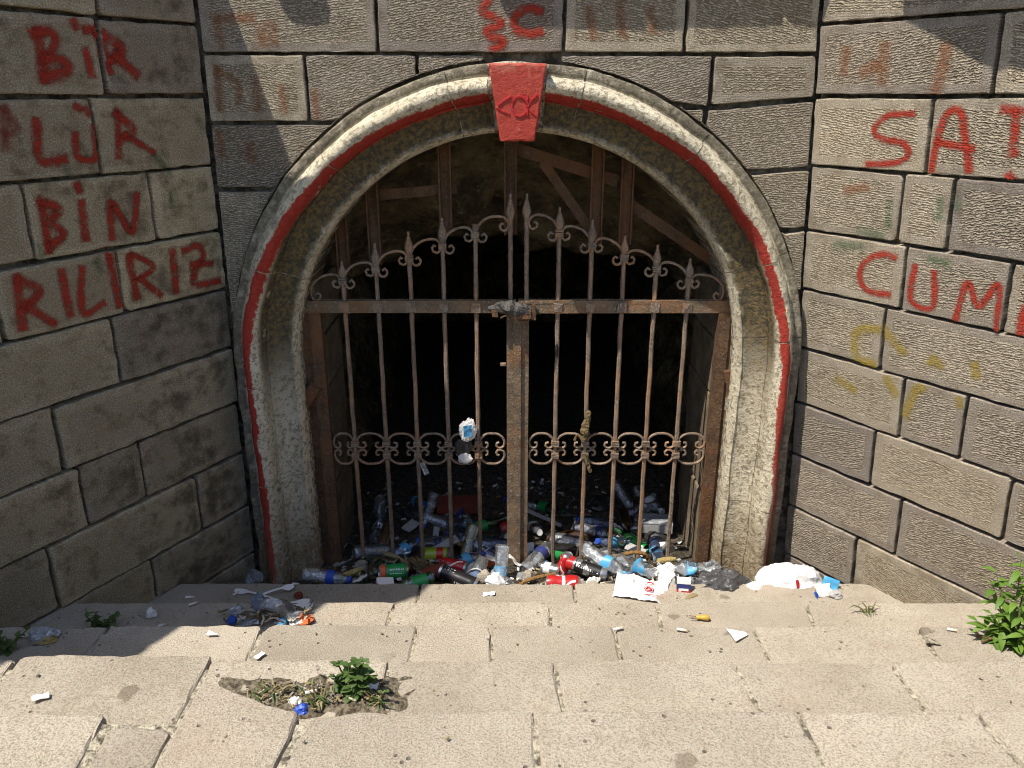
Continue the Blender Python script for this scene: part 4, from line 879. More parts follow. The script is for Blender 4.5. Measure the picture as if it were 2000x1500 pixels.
sheet('foil_wrapper', 'grey foil wrapper lying flat in the litter pile', 'wrapper', (-0.872, -0.787, 0.352), (5, 5, 12), .06, .05, 'cleardim', .012)
sheet('paper_scrap', 'white paper shred beside the orange paper', 'paper', (-0.719, -0.799, 0.349), (0, 4, 20), .04, .02, 'paper', .008)
lump('plastic_scrap', 'clear film crumpled at the left of the litter pile', 'plastic film', (-0.926, -0.749, 0.352), (.030, .022, .022), 'clear', sub=3, freq=2.4, fold=.7)
mb = MB()
for i in range(120):
    c = Vector((-0.821, -0.765, 0.352)) + Vector((random.gauss(0, .055), random.gauss(0, .022), random.uniform(0, .016))); a = random.uniform(0, PI); l = random.uniform(.006, .03)
    mb.box(c, (l, random.uniform(.003, .007), .003), random.randint(0, 3), Matrix.Rotation(a, 3, 'Z') @ Matrix.Rotation(random.uniform(-.5, .5), 3, 'Y'))
o = mb.build('litter_bits', ['bark', 'dry', 'butt', 'card']); o['kind'] = 'stuff'; o['label'] = 'dry leaves twigs and small litter heaped on the step'
mb = MB(); mb.tube(smooth_path([(-0.690, -0.681, 0.352), (-0.695, -0.743, 0.360), (-0.690, -0.799, 0.375), (-0.676, -0.799, 0.385), (-0.676, -0.781, 0.360)], .005), .0012, 5); tag(mb.build('thin_wire', 'black'), 'thin dark wire curling over the orange paper', 'wire')
# --- between the jamb and the middle
lump('loose_stone', 'grey rounded stone beside the corn cob at the gate foot', 'stone', (-0.655, -0.050, 0.070), (.036, .030, .036), 'pebble', sub=3, fold=.12, freq=1.5)
def cob(label, loc, rot, L=.09, r=.013):
    t = thing('corn_cob', label, 'corn cob', loc, R3(*rot)); mb = MB(); mb.lathe([(r * .5, -L / 2), (r * .9, -L * .42), (r, -L * .1), (r * .9, L * .25), (r * .55, L * .48)], 12, 0, lambda p: p + noise.noise_vector(p * 260) * .0022); shade(mb.build('husk', 'corn', t), 60)
cob('bare corn cob beside the water bottle', (-0.689, -0.142, 0.100), (0, -12, 22), .11, .014)
cob('bare corn cob near the right end of the rubbish', (0.643, -0.011, 0.080), (0, -4, 8), .085, .014)
bottle('dark green glass bottle lying behind the green can', (-0.596, 0.036, 0.045), (0, 8, 150), .20, .027, 'greenglass', None, None, 0, True, 'glass_bottle')
bottle('dark green bottle neck pointing at the viewer left of the green can', (-0.602, -0.104, 0.085), (0, -14, 255), .17, .028, 'greenglass', None, None, 0, True, 'glass_bottle')
bottle('green glass bottle with pale neck label at the step edge', (-0.425, -0.273, 0.135), (0, 6, 200), .20, .027, 'greenglass', 'green', None, 0, True, 'glass_bottle')
can('green can with orange end near the left of the rubbish', (-0.511, -0.130, 0.100), (70, 4, 14), 'green', .118, .033, .12, ((.02, .20, 'orange'), (.20, .24, 'red')), blocks=('white', [(.35, .85, 1.0, .18, 9, 1), (.35, .85, 1.5, .14, 9, 1), (.35, .85, -1.5, .14, 9, 1), (.35, .85, -2.0, .18, 9, 1)]))
can('lime green can lying behind the gate bars', (-0.364, 0.129, 0.020), (0, 0, 2), 'lime', .125, .033, .05, ((.55, .80, 'red'),))
carton('crushed_carton', 'crumpled white and purple carton at the step edge', 'carton', (-0.518, -0.295, 0.150), (20, 12, 20), (.065, .05, .03), (('lower_panel', .4, 'purple'), ('upper_panel', .6, 'paper')))
lump('fibre_clump', 'clump of dry brown fibre in front of the gate', 'dry plants', (-0.393, -0.066, 0.055), (.075, .03, .05), 'bark', (0, 20, -30), sub=4, freq=6, fold=.8)
lump('fibre_clump', 'strip of pale dry husk draped over the green bottles', 'dry plants', (-0.532, 0.056, 0.040), (.07, .018, .02), 'dry', (0, 12, -25), sub=3, freq=5, fold=.6)
lump('foil_wrapper', 'silver printed wrapper crumpled behind the left bars', 'wrapper', (-0.521, 0.182, 0.000), (.045, .022, .022), 'alu', sub=3, freq=3, fold=.7)
# --- middle
can('dark red can pointing its lid at the viewer', (-0.342, -0.134, 0.100), (0, 6, 208), 'brick', .12, .029, .05)
can('red can behind the black can', (-0.266, -0.065, 0.085), (0, 0, -18), 'red', .12, .031, .1, (), swirl='white')
can('black can with pale lettering lying at the step edge', (-0.234, -0.220, 0.130), (30, 12, -20), 'black', .165, .029, .05, ((.0, .06, 'alu'),), blocks=('white', [(.12, .40, 1.0, .5, 4, 1), (.45, .92, -2.2, .5, 9, 1), (.1, .95, -1.2, .16, 14, 1), (.12, .35, -2.2, .75, 3, 1), (.45, .92, 2.6, .4, 8, 1), (.1, .95, .2, .16, 14, 1)]))
t = thing('plastic_cup', 'clear cup lying with its rim to the viewer', 'cup', (-0.157, -0.092, 0.095), R3(0, 8, 258)); mb = MB(); W = crush_fn(.15, 5, .09)
mb.lathe([(.028, -.045), (.034, .045), (.037, .046), (.034, .043), (.0272, -.043)], 18, 0, W, cap=False); mb.build('wall', 'clear', t); mb = MB(); mb.lathe([(.028, -.0455), (.001, -.0455)], 18, 0, W, cap=False); mb.build('base', 'clear', t); mb = MB(); mb.lathe([(.036, .043), (.0375, .046), (.0345, .047)], 18, 0, W, cap=False); mb.build('rim', 'white', t)
carton('small_box', 'small orange box behind the clear cup', 'box', (-0.120, 0.028, 0.050), (15, 30, 20), (.05, .03, .04), (('side', .85, 'orange'), ('flap', .15, 'paper')))
bottle('frosted clear bottle standing on its cap with light blue label', (-0.067, -0.119, 0.115), (0, 62, 258), .19, .031, 'clear', 'sky', 'sky', .35)
lump('plastic_bag', 'small white bag bunched in front of the frosted bottle', 'bag', (-0.085, -0.262, 0.135), (.042, .03, .04), 'bag', sub=3, seed=4)
lump('loose_stone', 'tan rounded stone beside the small white bag', 'stone', (-0.128, -0.208, 0.115), (.036, .03, .045), 'slab', sub=3, fold=.12, freq=1.4, seed=2)
lump('loose_stone', 'tan stone tucked behind the rope end', 'stone', (0.047, -0.164, 0.100), (.03, .025, .03), 'slab', sub=3, fold=.12, freq=1.4, seed=3)
lump('loose_stone', 'tan stone at the step edge right of the red can', 'stone', (0.298, -0.287, 0.135), (.036, .03, .022), 'slab', sub=3, fold=.12, freq=1.4, seed=5)
sheet('paper_scrap', 'speckled white paper cone behind the black can', 'paper', (-0.203, -0.089, 0.085), (0, -20, 10), .09, .05, 'paper', .02)
bottle('yellowish clear bottle standing behind the middle bars', (-0.218, 0.186, 0.030), (0, 50, 250), .20, .031, 'clearyel', None, 'yellow', .2)
bottle('blue ribbed bottle lying behind the cup', (-0.238, 0.055, 0.030), (0, -5, 30), .22, .032, 'clearblue', 'sky', 'blue', .25)
bottle('blue bottle with pale label leaning on the centre post', (-0.159, 0.167, 0.020), (0, 14, -35), .21, .032, 'clearblue', 'white', 'blue', .25)
bottle('blue bottle against the left side of the centre post', (-0.095, 0.203, 0.030), (0, 6, 12), .20, .032, 'clearblue', None, 'blue', .3)
lump('fruit_peel', 'torn yellow peel among the blue bottles', 'peel', (-0.255, 0.215, 0.020), (.020, .016, .016), 'yellow', sub=3, freq=3, fold=.6)
sheet('card_scrap', 'pale bent card sheet behind the lime can', 'card', (-0.326, 0.178, 0.040), (8, -18, 22), .13, .05, 'card', .01)
sheet('card_scrap', 'striped grey card standing in the heap', 'card', (-0.381, 0.363, 0.000), (0, -60, 70), .045, .03, 'card', .004)
# --- right of the centre post
bottle('grey clouded bottle leaning on the right of the centre post', (0.098, 0.085, 0.040), (0, -12, 52), .21, .034, 'cleardim', 'navy', None, .25)
sheet('card_scrap', 'white printed carton panel beside the centre post', 'card', (0.058, 0.123, 0.050), (70, 10, 30), .045, .06, 'paper', .005)
can('small silver can lying beside the crushed red can', (0.143, -0.092, 0.090), (0, 0, -20), 'alu', .085, .026, .25, ((.15, .5, 'paper'),))
can('crushed red can standing behind the long silver can', (0.194, -0.092, 0.100), (10, -68, 10), 'red', .12, .031, .7, (), swirl='white')
can('long silver and black can with blocky white print', (0.289, -0.127, 0.115), (15, 8, -22), 'alu', .172, .030, .12, ((.0, .18, 'red'), (.22, .86, 'black')), blocks=('white', [(.26, .84, -1.9, .6, 8, 1), (.26, .84, -.9, .2, 12, 1), (.26, .84, .3, .6, 8, 1), (.26, .84, 2.2, .3, 10, 1), (.26, .84, -2.7, .22, 12, 1)]))
can('flattened red can with white emblem at the step edge', (0.182, -0.274, 0.145), (40, 0, -2), 'red', .135, .029, .25, ((.46, .56, 'white'),), swirl='white')
rope('brown rope running in front of the centre post', [(0.010, -0.266, 0.130), (0.041, -0.260, 0.145), (0.098, -0.239, 0.150), (0.154, -0.221, 0.150)])
rope('tan rope looping over the bottles on the right', [(0.422, 0.013, 0.075), (0.459, 0.002, 0.100), (0.507, 0.002, 0.110), (0.548, 0.006, 0.100), (0.568, 0.013, 0.070)], .009)
bottle('clear bottle with light blue label slanting over the right rubbish', (0.365, -0.089, 0.125), (30, 14, -38), .215, .033, 'clear', 'sky', 'sky', .35)
bottle('crushed clear bottle with blue scraps under the rope', (0.506, -0.096, 0.100), (0, 6, -25), .20, .036, 'clear', 'sky', 'blue', .95)
bottle('crushed bottle with pale blue label by the right jamb', (0.742, -0.096, 0.090), (20, 0, 176), .17, .033, 'clear', 'sky', None, .85)
lump('plastic_scrap', 'wrinkled clear film crumpled against the right jamb', 'plastic film', (0.808, -0.081, 0.070), (.045, .03, .045), 'clear', sub=4, freq=4, fold=.7, seed=9)
sheet('carrier_bag', 'white carrier bag with red print spread over the step edge', 'bag', (0.474, -0.363, 0.178), (0, 3, -14), .20, .15, 'bag', .034, 22, seed=3)
for o_, q in (('red_emblem', 'ring'), ('printed_line', 'line')):
    mb = MB()
    if q == 'ring':
        for k in range(2): mb.tube([Vector((.030 + (.017 - k * .007) * math.cos(a * PI / 10), -.012 + (.014 - k * .006) * math.sin(a * PI / 10), .014)) for a in range(21)], .0018, 4)
        mb.tube([(.022, -.012, .014), (.038, -.010, .014)], .0018, 4)
    else: mb.tube([(.012, -.048, .012), (.066, -.040, .012)], .0014, 4); mb.tube([(.02, .022, .016), (.032, .03, .017), (.044, .022, .017)], .003, 4)
    mb.build(o_, 'red', o if False else bpy.data.objects['carrier_bag'])
lump('tissue_wad', 'grey-white crumpled tissue beside the carrier bag', 'tissue', (0.591, -0.276, 0.135), (.042, .035, .055), 'paper', sub=4, freq=2.2, fold=.5, seed=6)
lump('tissue_wad', 'white crumpled film behind the carrier bag', 'tissue', (0.612, -0.149, 0.100), (.045, .03, .045), 'white', sub=4, freq=2.2, fold=.5, seed=16)
t = carton('cigarette_pack', 'red white and navy cigarette pack on the rubbish', 'cigarette pack', (0.636, -0.363, 0.185), (-14, 0, -8), (.052, .022, .072), (('red_panel', .42, 'red'), ('navy_panel', .30, 'navy'), ('white_lid', .28, 'white')))
mb = MB(); mb.box((0.004, -.0118, -.006), (.028, .001, .009)); mb.box((-.014, -.0118, -.008), (.010, .001, .012)); mb.build('printed_mark', 'paper', t)
lump('grey_bag', 'dark grey crumpled plastic bag at the right jamb foot', 'bag', (0.807, -0.306, 0.120), (.125, .07, .085), 'greybag', (0, 0, 8), sub=5, freq=2.2, fold=.45, seed=11, rough=.25)
wb = lump('carrier_bag', 'large bulging white carrier bag in the right corner', 'bag', (1.073, -0.278, 0.115), (.155, .09, .115), 'bag', (0, 0, -4), sub=5, freq=1.7, fold=.22, seed=21, rough=.14)
sheet('red_print', None, '', (.01, -.066, .072), (62, 0, 20), .012, .03, 'red', .004, parent=wb)
lump('carrier_bag', 'flat left end of white bag against the grey bag', 'bag', (0.932, -0.327, 0.130), (.085, .055, .05), 'bag', (0, 0, 10), sub=4, freq=1.8, fold=.25, seed=24)
sheet('printed_wrapper', 'blue and white wrapper beside the large white bag', 'wrapper', (1.204, -0.346, 0.185), (50, 10, -20), .06, .05, 'sky', .02, seed=2)
sheet('printed_wrapper', 'torn blue wrapper end in front of the large white bag', 'wrapper', (1.144, -0.398, 0.170), (40, -10, 30), .04, .04, 'blue', .02, seed=5)
sheet('printed_wrapper', 'white snack wrapper crumpled in the right corner', 'wrapper', (1.166, -0.376, 0.180), (45, 0, 10), .07, .05, 'white', .03, seed=7)
lump('foil_wrapper', 'small dull foil ball in the right corner', 'wrapper', (1.205, -0.401, 0.170), (.03, .02, .025), 'card', sub=3, freq=3, fold=.6)
lump('dry_leaf', 'pale dry leaf curled under the cigarette pack', 'leaf', (0.663, -0.401, 0.165), (.04, .014, .012), 'dry', (0, 0, 25), sub=3)
# --- crushed bits filling the band at the gate foot
for i in range(34):
    x = -.74 + 1.52 * i / 33 + random.uniform(-.02, .02); y = random.uniform(-.26, .04); z = heap_z(x, y); w = 'left' if x < 0 else 'right'
    kn, m = [('clear film', 'clear'), ('foil', 'alu'), ('white paper', 'paper'), ('cloudy cup', 'cleardim'), ('grey card', 'card'), ('blue film', 'clearblue'), ('brown husk', 'dry')][i % 7]
    gi = int((.80 - abs(x)) / .05); lab = 'crumpled %s scrap at the gate foot, %s piece in from the %s jamb' % (kn, ['first', 'second', 'third', 'fourth', 'fifth', 'sixth', 'seventh', 'eighth', 'ninth', 'tenth', 'eleventh', 'twelfth', 'thirteenth', 'fourteenth', 'fifteenth', 'sixteenth', 'innermost'][min(16, gi)], w)
    if i % 2: lump('crumpled_scrap', lab, 'scrap', (x, y, z + .012), (random.uniform(.016, .034), random.uniform(.014, .026), random.uniform(.018, .03)), m, (0, 0, random.uniform(0, 360)), sub=3, freq=2.4, fold=.6, seed=60 + i)
    else: sheet('crumpled_scrap', lab, 'scrap', (x, y, z + .035), (random.uniform(-40, 60), random.uniform(-30, 30), random.uniform(0, 360)), random.uniform(.04, .08), random.uniform(.03, .05), m, .025, 8, seed=60 + i)
# --- the heap inside
ORD = ['first', 'second', 'third', 'fourth', 'fifth', 'sixth', 'seventh', 'eighth']; used = set()
def inside_kind(i, x, y, z, row):
    k = i % 12; yaw = random.uniform(0, 360); pt = random.uniform(-25, 25); lc = (x, y, z + .02)
    if x < 0: w = 'left'; gi = sum(1 for b in BX[:5] if b < x)
    else: w = 'right'; gi = sum(1 for b in BX[7:] if b > x)
    at = 'in heap row %s behind %s gap from the %s jamb' % (ORD[row], ORD[gi], w)
    kn = ['clouded bottle', 'blue bottle', 'green glass bottle', 'dented can', 'clouded bottle', 'card scrap', 'blue bottle', 'brown glass bottle', 'clouded bottle', 'film scrap', 'black bag', 'upturned bottle'][k]
    lab = 'dim ' + kn + ' ' + at
    if lab in used: return
    used.add(lab); gr = kn + 's in the shaded heap'
    if k in (0, 4, 8): bottle(lab, lc, (0, pt, yaw), .21, .032, 'cleardim', random.choice(['navy', None, 'white']), random.choice(['blue', None, 'white']), random.uniform(.1, .6), group=gr)
    elif k in (1, 6): bottle(lab, lc, (0, pt, yaw), .21, .032, 'clearblue', random.choice(['sky', None]), 'blue', random.uniform(.1, .6), group=gr)
    elif k == 2: bottle(lab, lc, (0, pt, yaw), .21, .028, 'greenglass', 'green', None, 0, True, 'glass_bottle', gr)
    elif k == 7: bottle(lab, lc, (0, pt, yaw), .21, .028, 'brownglass', None, None, 0, True, 'glass_bottle', gr)
    elif k == 3: can(lab, lc, (0, pt, yaw), random.choice(['red', 'alu', 'black']), .12, .031, .35, group=gr)
    elif k == 5: sheet('card_scrap', lab, 'card', (x, y, z + .03), (pt * 2, pt, yaw), random.uniform(.05, .12), random.uniform(.03, .06), 'card', .012, 6, seed=i, group=gr)
    elif k == 9: sheet('plastic_scrap', lab, 'plastic film', (x, y, z + .03), (pt * 2, pt, yaw), random.uniform(.05, .1), random.uniform(.04, .07), random.choice(['white', 'clear']), .03, 7, seed=i, group=gr)
    elif k == 10: tag(lump('black_bag', None, '', (x, y, z), (.07, .06, .05), 'blackbag', (0, 0, yaw), sub=3, freq=2.5, seed=i), lab, 'bag', gr)
    else: bottle(lab, (x, y, z + .05), (0, 50 + pt, yaw), .2, .032, 'cleardim', None, 'blue', .3, group=gr)
cnt = 0
for row in range(6):
    y = .17 + row * .10
    for c in range(11):
        x = -.66 + c * .132 + random.uniform(-.05, .05)
        if row == 0 and (-.43 < x < .14): continue
        if random.random() < .12 + .03 * row: continue
        yy = y + random.uniform(-.04, .04); inside_kind(cnt, x, yy, heap_z(x, yy), row); cnt += 1
carton('clay_block', 'dull red clay block at the back of the heap', 'brick', (-0.298, 0.629, 0.000), (0, 4, 8), (.21, .10, .05), (('face', 1.0, 'brick'),))
carton('food_tray', 'pale blue food tray in the heap behind the right leaf', 'tray', (0.677, 0.405, 0.020), (0, 0, -6), (.14, .10, .05), (('tray', .8, 'card'), ('lid', .2, 'cleardim')))
sheet('wood_slat', 'pale wooden slat slanting in the heap right of the post', 'slat', (0.129, 0.446, 0.030), (0, 16, -20), .20, .03, 'card', .003)
# small bits wedged between the larger pieces
mb = MB()
for i in range(900):
    x = random.uniform(-.85, 1.2); y = random.choice([random.uniform(-.33, .1), random.uniform(-.33, 1.0)])
    if abs(x) > .80 and y > -.1: continue
    z = heap_z(x, y) + random.uniform(.0, .02); a = random.uniform(0, PI)
    mb.box((x, y, z), (random.uniform(.006, .035), random.uniform(.004, .02), random.uniform(.002, .008)), random.choice([0, 0, 1, 1, 2, 3, 4, 5]), Matrix.Rotation(a, 3, 'Z') @ Matrix.Rotation(random.uniform(-.7, .7), 3, 'X'), jit=.002)
o = mb.build('litter_bits', ['bark', 'pebble', 'butt', 'paper', 'card', 'dry']); o['kind'] = 'stuff'; o['label'] = 'small chips of litter wedged in the rubbish'
# --- things caught on the gate
lump('caught_wrapper', 'white and pale blue wrapper caught on the left leaf scrollwork', 'wrapper', (-0.212, 0.075, 0.598), (.035, .012, .055), 'paper', (0, 10, 0), sub=4, freq=3.5, fold=.6, seed=31, flat=.9)
sheet('caught_label', 'light blue label stuck on the caught wrapper', 'label', (-0.203, 0.055, 0.653), (80, 0, 15), .035, .05, 'sky', .01, seed=8)
lump('caught_film', 'black film hanging below the caught wrapper', 'plastic film', (-0.225, 0.085, 0.521), (.035, .012, .05), 'blackbag', sub=4, freq=4, fold=.6, seed=33, flat=.9)
lump('caught_paper', 'torn white paper under the black film on the left leaf', 'paper', (-0.216, 0.075, 0.497), (.033, .010, .025), 'paper', sub=3, freq=4, fold=.6, seed=35, flat=.9)
mb = MB(); mb.tube(smooth_path([(0.296, 0.085, 0.732), (0.286, 0.080, 0.659), (0.278, 0.075, 0.608), (0.253, 0.080, 0.624), (0.241, 0.080, 0.601)], .01), [.006, .01, .013, .012, .014, .016, .018, .016, .018, .016, .012, .010, .008, .006] + [.005] * 20, 7, jit=.35); tag(mb.build('caught_film', 'bark'), 'twisted dark film knotted round a bar of the right leaf', 'plastic film')
mb = MB(); mb.tube(smooth_path([(0.288, 0.090, 0.537), (0.300, 0.085, 0.492), (0.312, 0.085, 0.452)], .01), .008, 6, jit=.4); tag(mb.build('caught_film', 'bark'), 'loose tail of dark film under the right scroll band', 'plastic film')
sheet('caught_film', 'clear film strip hanging under the left scroll band', 'plastic film', (-0.391, 0.085, 0.468), (85, 70, 10), .055, .022, 'clear', .01)
lump('wire_knot', 'small wire knot tied on a bar of the right leaf', 'wire', (0.159, 0.090, 0.963), (.010, .010, .03), 'black', sub=2, flat=.9)
# ------------------------------------------------------------------ scattered litter on the steps
def butt(label, loc, yaw, L=.026, r=.0036, mat='paper'):
    t = thing('cigarette_butt', label, 'cigarette butt', loc, R3(0, 0, yaw)); mb = MB(); mb.lathe([(r, -L / 2), (r * .95, 0), (r, L * .12)], 8); mb.build('paper_tube', mat, t); mb = MB(); mb.lathe([(r, L * .12), (r * .97, L / 2)], 8); mb.build('filter', 'butt', t)
for lab, p, yaw in (('cigarette butt on the dark step beside the clear cup', (-1.067, -0.393, 0.176), 50), ('cigarette butt below the left jamb foot', (-0.856, -0.330, 0.176), -5), ('cigarette butt along the base of the left wall', (-1.115, -0.658, 0.346), 5),
                    ('cigarette butt in the shade near the litter pile', (-1.149, -0.809, 0.345), 25), ('long cigarette butt beside the crumpled foil on the left', (-1.400, -1.083, 0.515), 2), ('cigarette butt lying across the joint on the right-hand third step', (0.283, -1.052, 0.516), 18),
                    ('short cigarette butt right of the yellow plug', (0.464, -1.057, 0.516), -15), ('cigarette butt on the step by the right-hand plant', (1.236, -1.057, 0.516), -18), ('cigarette butt lying in the dirt beside the low weed', (-0.468, -1.517, 0.700), 20), ('cigarette butt at the foot of the left wall by the wad', (-1.092, -0.696, 0.346), 35)):
    butt(lab, (p[0], p[1], p[2] + .002), yaw, random.uniform(.022, .032), .004)
def chip(label, loc, yaw, w=.03, d=.02, mat='paper', name='paper_scrap', f=.006, tri=False): sheet(name, label, 'paper', (loc[0], loc[1], loc[2] + .004), (0, 4, yaw), w, d, mat, f, 6, seed=loc[0], outline=(lambda t: 1 - .75 * t) if tri else (lambda t: 1 + .15 * math.sin(t * 9)))
chip('white chip of paper at the edge of the wall shadow', (-0.869, -1.076, 0.515), -10, .03, .018, tri=True)
chip('small white flake on the third step right of a joint', (-0.708, -1.168, 0.515), 60, .03, .014)
chip('folded white leaflet on the left of the fourth step', (-1.073, -1.519, 0.685), 30, .034, .016)
chip('white tissue scrap on the sunlit step below the rubbish', (-0.107, -0.395, 0.175), 0, .045, .02, 'white', f=.012)
chip('torn white paper triangle on the right of the third step', (0.623, -1.076, 0.515), 15, .05, .055, 'white', tri=True)
chip('pale flake of mortar by the right wall', (1.155, -1.112, 0.515), -20, .04, .03, 'slabmortar', tri=True)
chip('scrap of white paper beside the low weed', (-0.334, -1.487, 0.690), 0, .02, .02, 'white')
t = thing('two_pin_plug', 'small yellow two-pin plug on the second step', 'plug', (0.601, -0.776, 0.352), R3(0, 0, -4)); mb = MB(); mb.lathe([(.006, -.02), (.008, -.015), (.006, -.008), (.009, 0), (.010, .018), (.006, .022)], 10); shade(mb.build('body', 'yellow', t), 50)
for s in (-1, 1): mb = MB(); mb.tube([(-.02, s * .004, 0), (-.042, s * .006, .001)], .0012, 5); mb.build('pin', 'rustdark', t)
lump('foil_wad', 'bluish crumpled foil and crust on the far left step', 'wrapper', (-1.345, -1.083, 0.510), (.042, .032, .028), 'cleardim', (0, 0, 10), sub=4, freq=2.2, fold=.4, seed=41)
lump('bread_crust', 'brown crust sticking out under the crumpled foil', 'food scrap', (-1.327, -1.097, 0.510), (.036, .018, .014), 'corn', (0, 0, 12), sub=3)
lump('tissue_wad', 'grey crumpled tissue at the base of the left wall', 'tissue', (-1.206, -0.752, 0.342), (.020, .016, .024), 'paper', sub=3, freq=3, fold=.6, seed=44)
lump('foil_wad', 'small blue foil ball at the lip of the broken step', 'wrapper', (-0.419, -1.737, 0.850), (.014, .012, .013), 'blue', sub=3, freq=3, fold=.6)
lump('tissue_wad', 'small white wad in the dirt of the broken step', 'tissue', (-0.500, -1.537, 0.690), (.015, .012, .012), 'paper', sub=3, freq=3, fold=.6, seed=47)
# ------------------------------------------------------------------ plants
def leaf_mesh(name, L, w, mat, bend=.3, fold=.25):
    mb = MB(); n = 5
    for i in range(n + 1):
        t = i / n; ww = w / 2 * (math.sin(PI * min(1, t * 1.02 + .02)) ** .8) * (1.15 - .35 * t); z = -bend * L * t * t
        for s in (-1, 0, 1): mb.v.append(Vector((t * L * (1 - .15 * t), s * ww, z + abs(s) * ww * fold)))
    for i in range(n):
        for s in (0, 1): a = i * 3 + s; mb.face((a, a + 3, a + 4, a + 1))
    me = bpy.data.meshes.new(name); me.from_pydata([tuple(v) for v in mb.v], [], mb.f); me.materials.append(M[mat]); me.polygons.foreach_set('use_smooth', [True] * len(me.polygons)); return me
LF = [leaf_mesh('leaf', .062, .018, 'leaf', .35), leaf_mesh('leaf', .05, .016, 'leaf', .55), leaf_mesh('leaf', .04, .014, 'leaf', .2)]
LR = [leaf_mesh('leaf', .034, .020, 'leaf2', .15, .15), leaf_mesh('leaf', .026, .016, 'leaf2', .3, .15)]
LG = [leaf_mesh('leaf', .04, .004, 'leaf2', .5, .3), leaf_mesh('leaf', .03, .003, 'dry', .6, .3)]
def plant(name, label, loc, stems, meshes, leaves, mat='stem', cat='plant', droop=(20, 60), sc=1.0):
    t = thing(name, label, cat, loc)
    for (dx, dy, h) in stems:
        pts = smooth_path([(dx * .2, dy * .2, -.01), (dx * .5, dy * .5, h * .5), (dx, dy, h)], .012); mb = MB(); mb.tube(pts, [.0035 * (1.2 - i / len(pts)) for i in range(len(pts))], 5); mb.build('stem', mat, t)
        for i in range(leaves):
            f = (i + 1.0) / leaves; p = pts[min(len(pts) - 1, int(f * (len(pts) - 1)))]; o = put('leaf', random.choice(meshes), t); o.location = p
            top = f > .85; o.rotation_euler = (random.uniform(-.4, .4), math.radians(random.uniform(-50, 5) if top else random.uniform(-35, droop[0])), i * 2.4 + random.uniform(-.4, .4)); s = sc * random.uniform(.7, 1.2) * (1.1 - .25 * f); o.scale = (s, s, s)
    return t
plant('leafy_plant', 'tall bright green leafy plant growing by the right wall', (1.371, -1.119, 0.510), [(-.05, .06, .20), (-.02, .02, .27), (.03, .05, .22), (-.07, .01, .10), (.02, -.03, .12), (.05, .0, .16), (-.03, .05, .15), (-.06, .05, .17), (.0, .0, .19), (.04, .03, .25), (-.09, .03, .06), (.0, -.04, .07)], LF, 15, droop=(25, 60), sc=1.15)
plant('low_weed', 'low green weed growing from the broken step', (-0.376, -1.516, 0.680), [(random.gauss(0, .03), random.gauss(.01, .015), random.uniform(.04, .10)) for _ in range(20)], LR, 11, droop=(15, 40), sc=1.0)
plant('low_weed', 'thin grassy weed at the left end of the broken step dirt', (-0.572, -1.510, 0.680), [(random.gauss(0, .03), random.gauss(0, .012), random.uniform(.015, .04)) for _ in range(7)], LG, 6, 'dry', droop=(10, 30))
plant('low_weed', 'short dry grass left of the green weed', (-0.446, -1.532, 0.680), [(random.gauss(0, .045), random.gauss(0, .012), random.uniform(.02, .05)) for _ in range(9)], LG, 7, 'dry', droop=(10, 30))
plant('low_weed', 'wiry brown weed right of the green weed', (-0.322, -1.529, 0.680), [(random.gauss(0, .02), random.gauss(0, .01), random.uniform(.02, .05)) for _ in range(6)], LG + LR[1:], 6, 'dry', droop=(10, 30), sc=.8)
plant('shade_weed', 'dark weed growing at the foot of the left wall', (-1.362, -0.803, 0.340), [(random.gauss(0, .04), random.gauss(0, .02), random.uniform(.03, .07)) for _ in range(7)], LR, 8, droop=(15, 40), sc=.9)
plant('low_weed', 'small tuft of grass at the foot of the right wall', (1.169, -0.732, 0.340), [(random.gauss(0, .03), random.gauss(0, .01), random.uniform(.02, .04)) for _ in range(6)], LG, 6, 'dry', droop=(10, 30), sc=.8)
plant('shade_weed', 'dark weed at the far left edge of the steps', (-1.422, -1.141, 0.510), [(random.gauss(0, .04), random.gauss(0, .02), random.uniform(.04, .08)) for _ in range(7)], LR, 8, droop=(15, 40), sc=.9)
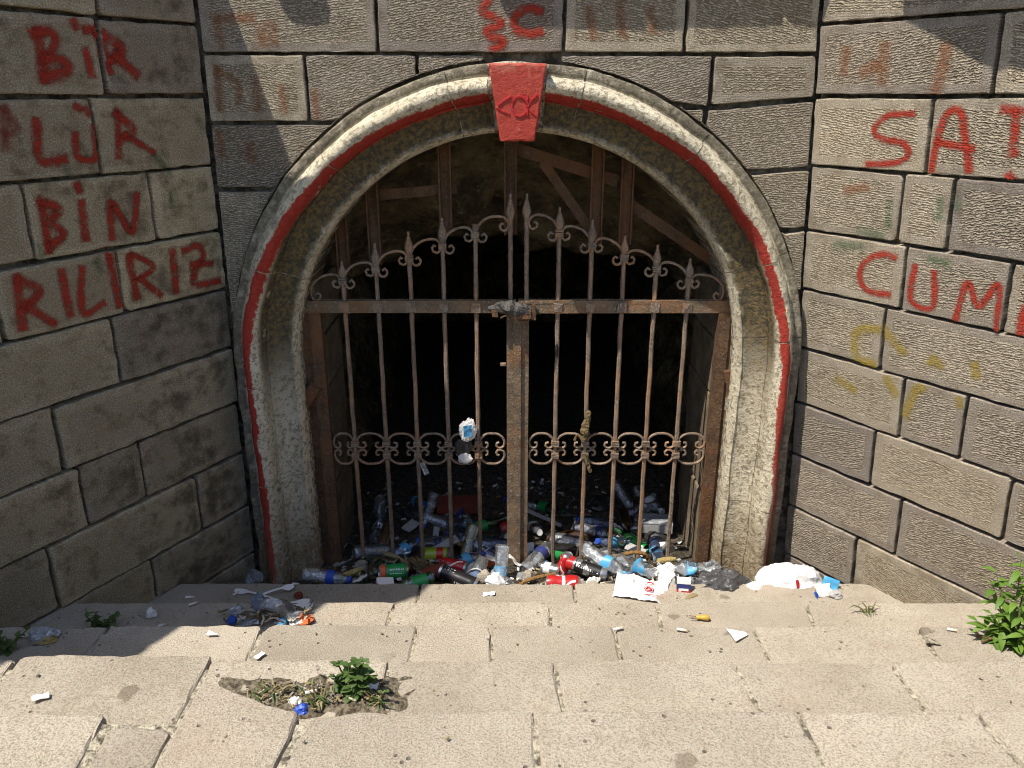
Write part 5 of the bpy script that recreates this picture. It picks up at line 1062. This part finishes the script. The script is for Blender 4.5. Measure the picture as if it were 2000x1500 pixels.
# dirt in the broken step and dry twigs by the plant
mb = MB(); nx, ny = 34, 12; c0 = Vector((-0.480, -1.510, 0.680))
for i in range(nx + 1):
    for j in range(ny + 1):
        x = -.24 + .48 * i / nx; y = -.075 + .15 * j / ny; e = 1 - max(abs(x) / .24, abs(y) / .075) ** 3
        e -= .9 * abs(noise.noise(Vector((x * 9, y * 9, 7)))); mb.v.append(c0 + Vector((x, y, -.003 + .016 * max(-.2, e) + .012 * noise.noise(Vector((x * 30, y * 30, 3))))))
for i in range(nx):
    for j in range(ny): q = i * (ny + 1) + j; mb.face((q, q + ny + 1, q + ny + 2, q + 1))
o = shade(mb.build('loose_dirt', 'soil'), 60); o['kind'] = 'stuff'; o['label'] = 'dirt and dry scraps collected in the broken step'
mb = MB()
for i in range(150):
    x, y = random.gauss(0, .09), random.gauss(-.005, .02)
    mb.box(c0 + Vector((x, y, .012 + random.uniform(0, .008))), (random.uniform(.004, .022), random.uniform(.002, .005), .002), random.randint(0, 3), Matrix.Rotation(random.uniform(0, PI), 3, 'Z') @ Matrix.Rotation(random.uniform(-.6, .6), 3, 'Y'))
for i in range(150):
    k = random.randint(0, 4); z = RISE * (k + 1); y = Y0 - RUN * k - random.uniform(.02, .34); x = random.uniform(lx(y) + .08, rx_(y) - .08)
    mb.box((x, y, z + .004), (random.uniform(.003, .009), random.uniform(.002, .006), .003), random.choice([0, 0, 3, 4]), Matrix.Rotation(random.uniform(0, PI), 3, 'Z'), jit=.001)
for k in range(2, 5):                                  # crumbs along the wall feet
    for side in (0, 1):
        for i in range(60):
            y = Y0 - RUN * k - random.uniform(0, .35); x = (lx(y) + .05 + abs(random.gauss(0, .04))) if side == 0 else (rx_(y) - .05 - abs(random.gauss(0, .02)))
            mb.box((x, y, RISE * (k + 1) + .004), (random.uniform(.004, .02), random.uniform(.003, .01), .005), random.randint(0, 4), Matrix.Rotation(random.uniform(0, PI), 3, 'Z'), jit=.002)
o = mb.build('litter_bits', ['dry', 'dry', 'slabmortar', 'pebble', 'slabmortar']); o['kind'] = 'stuff'; o['label'] = 'twigs crumbs and grit strewn over the steps'
for lab, a in (('dry twig below the right-hand plant', [(1.289, -1.083, 0.520), (1.314, -1.111, 0.530), (1.373, -1.096, 0.530)]), ('dry forked twig under the right-hand plant', [(1.290, -1.114, 0.520), (1.327, -1.103, 0.525), (1.333, -1.118, 0.520)])):
    mb = MB(); mb.tube(smooth_path(a, .01), .0035, 5, jit=.3); tag(mb.build('dry_twig', 'bark'), lab, 'twig')
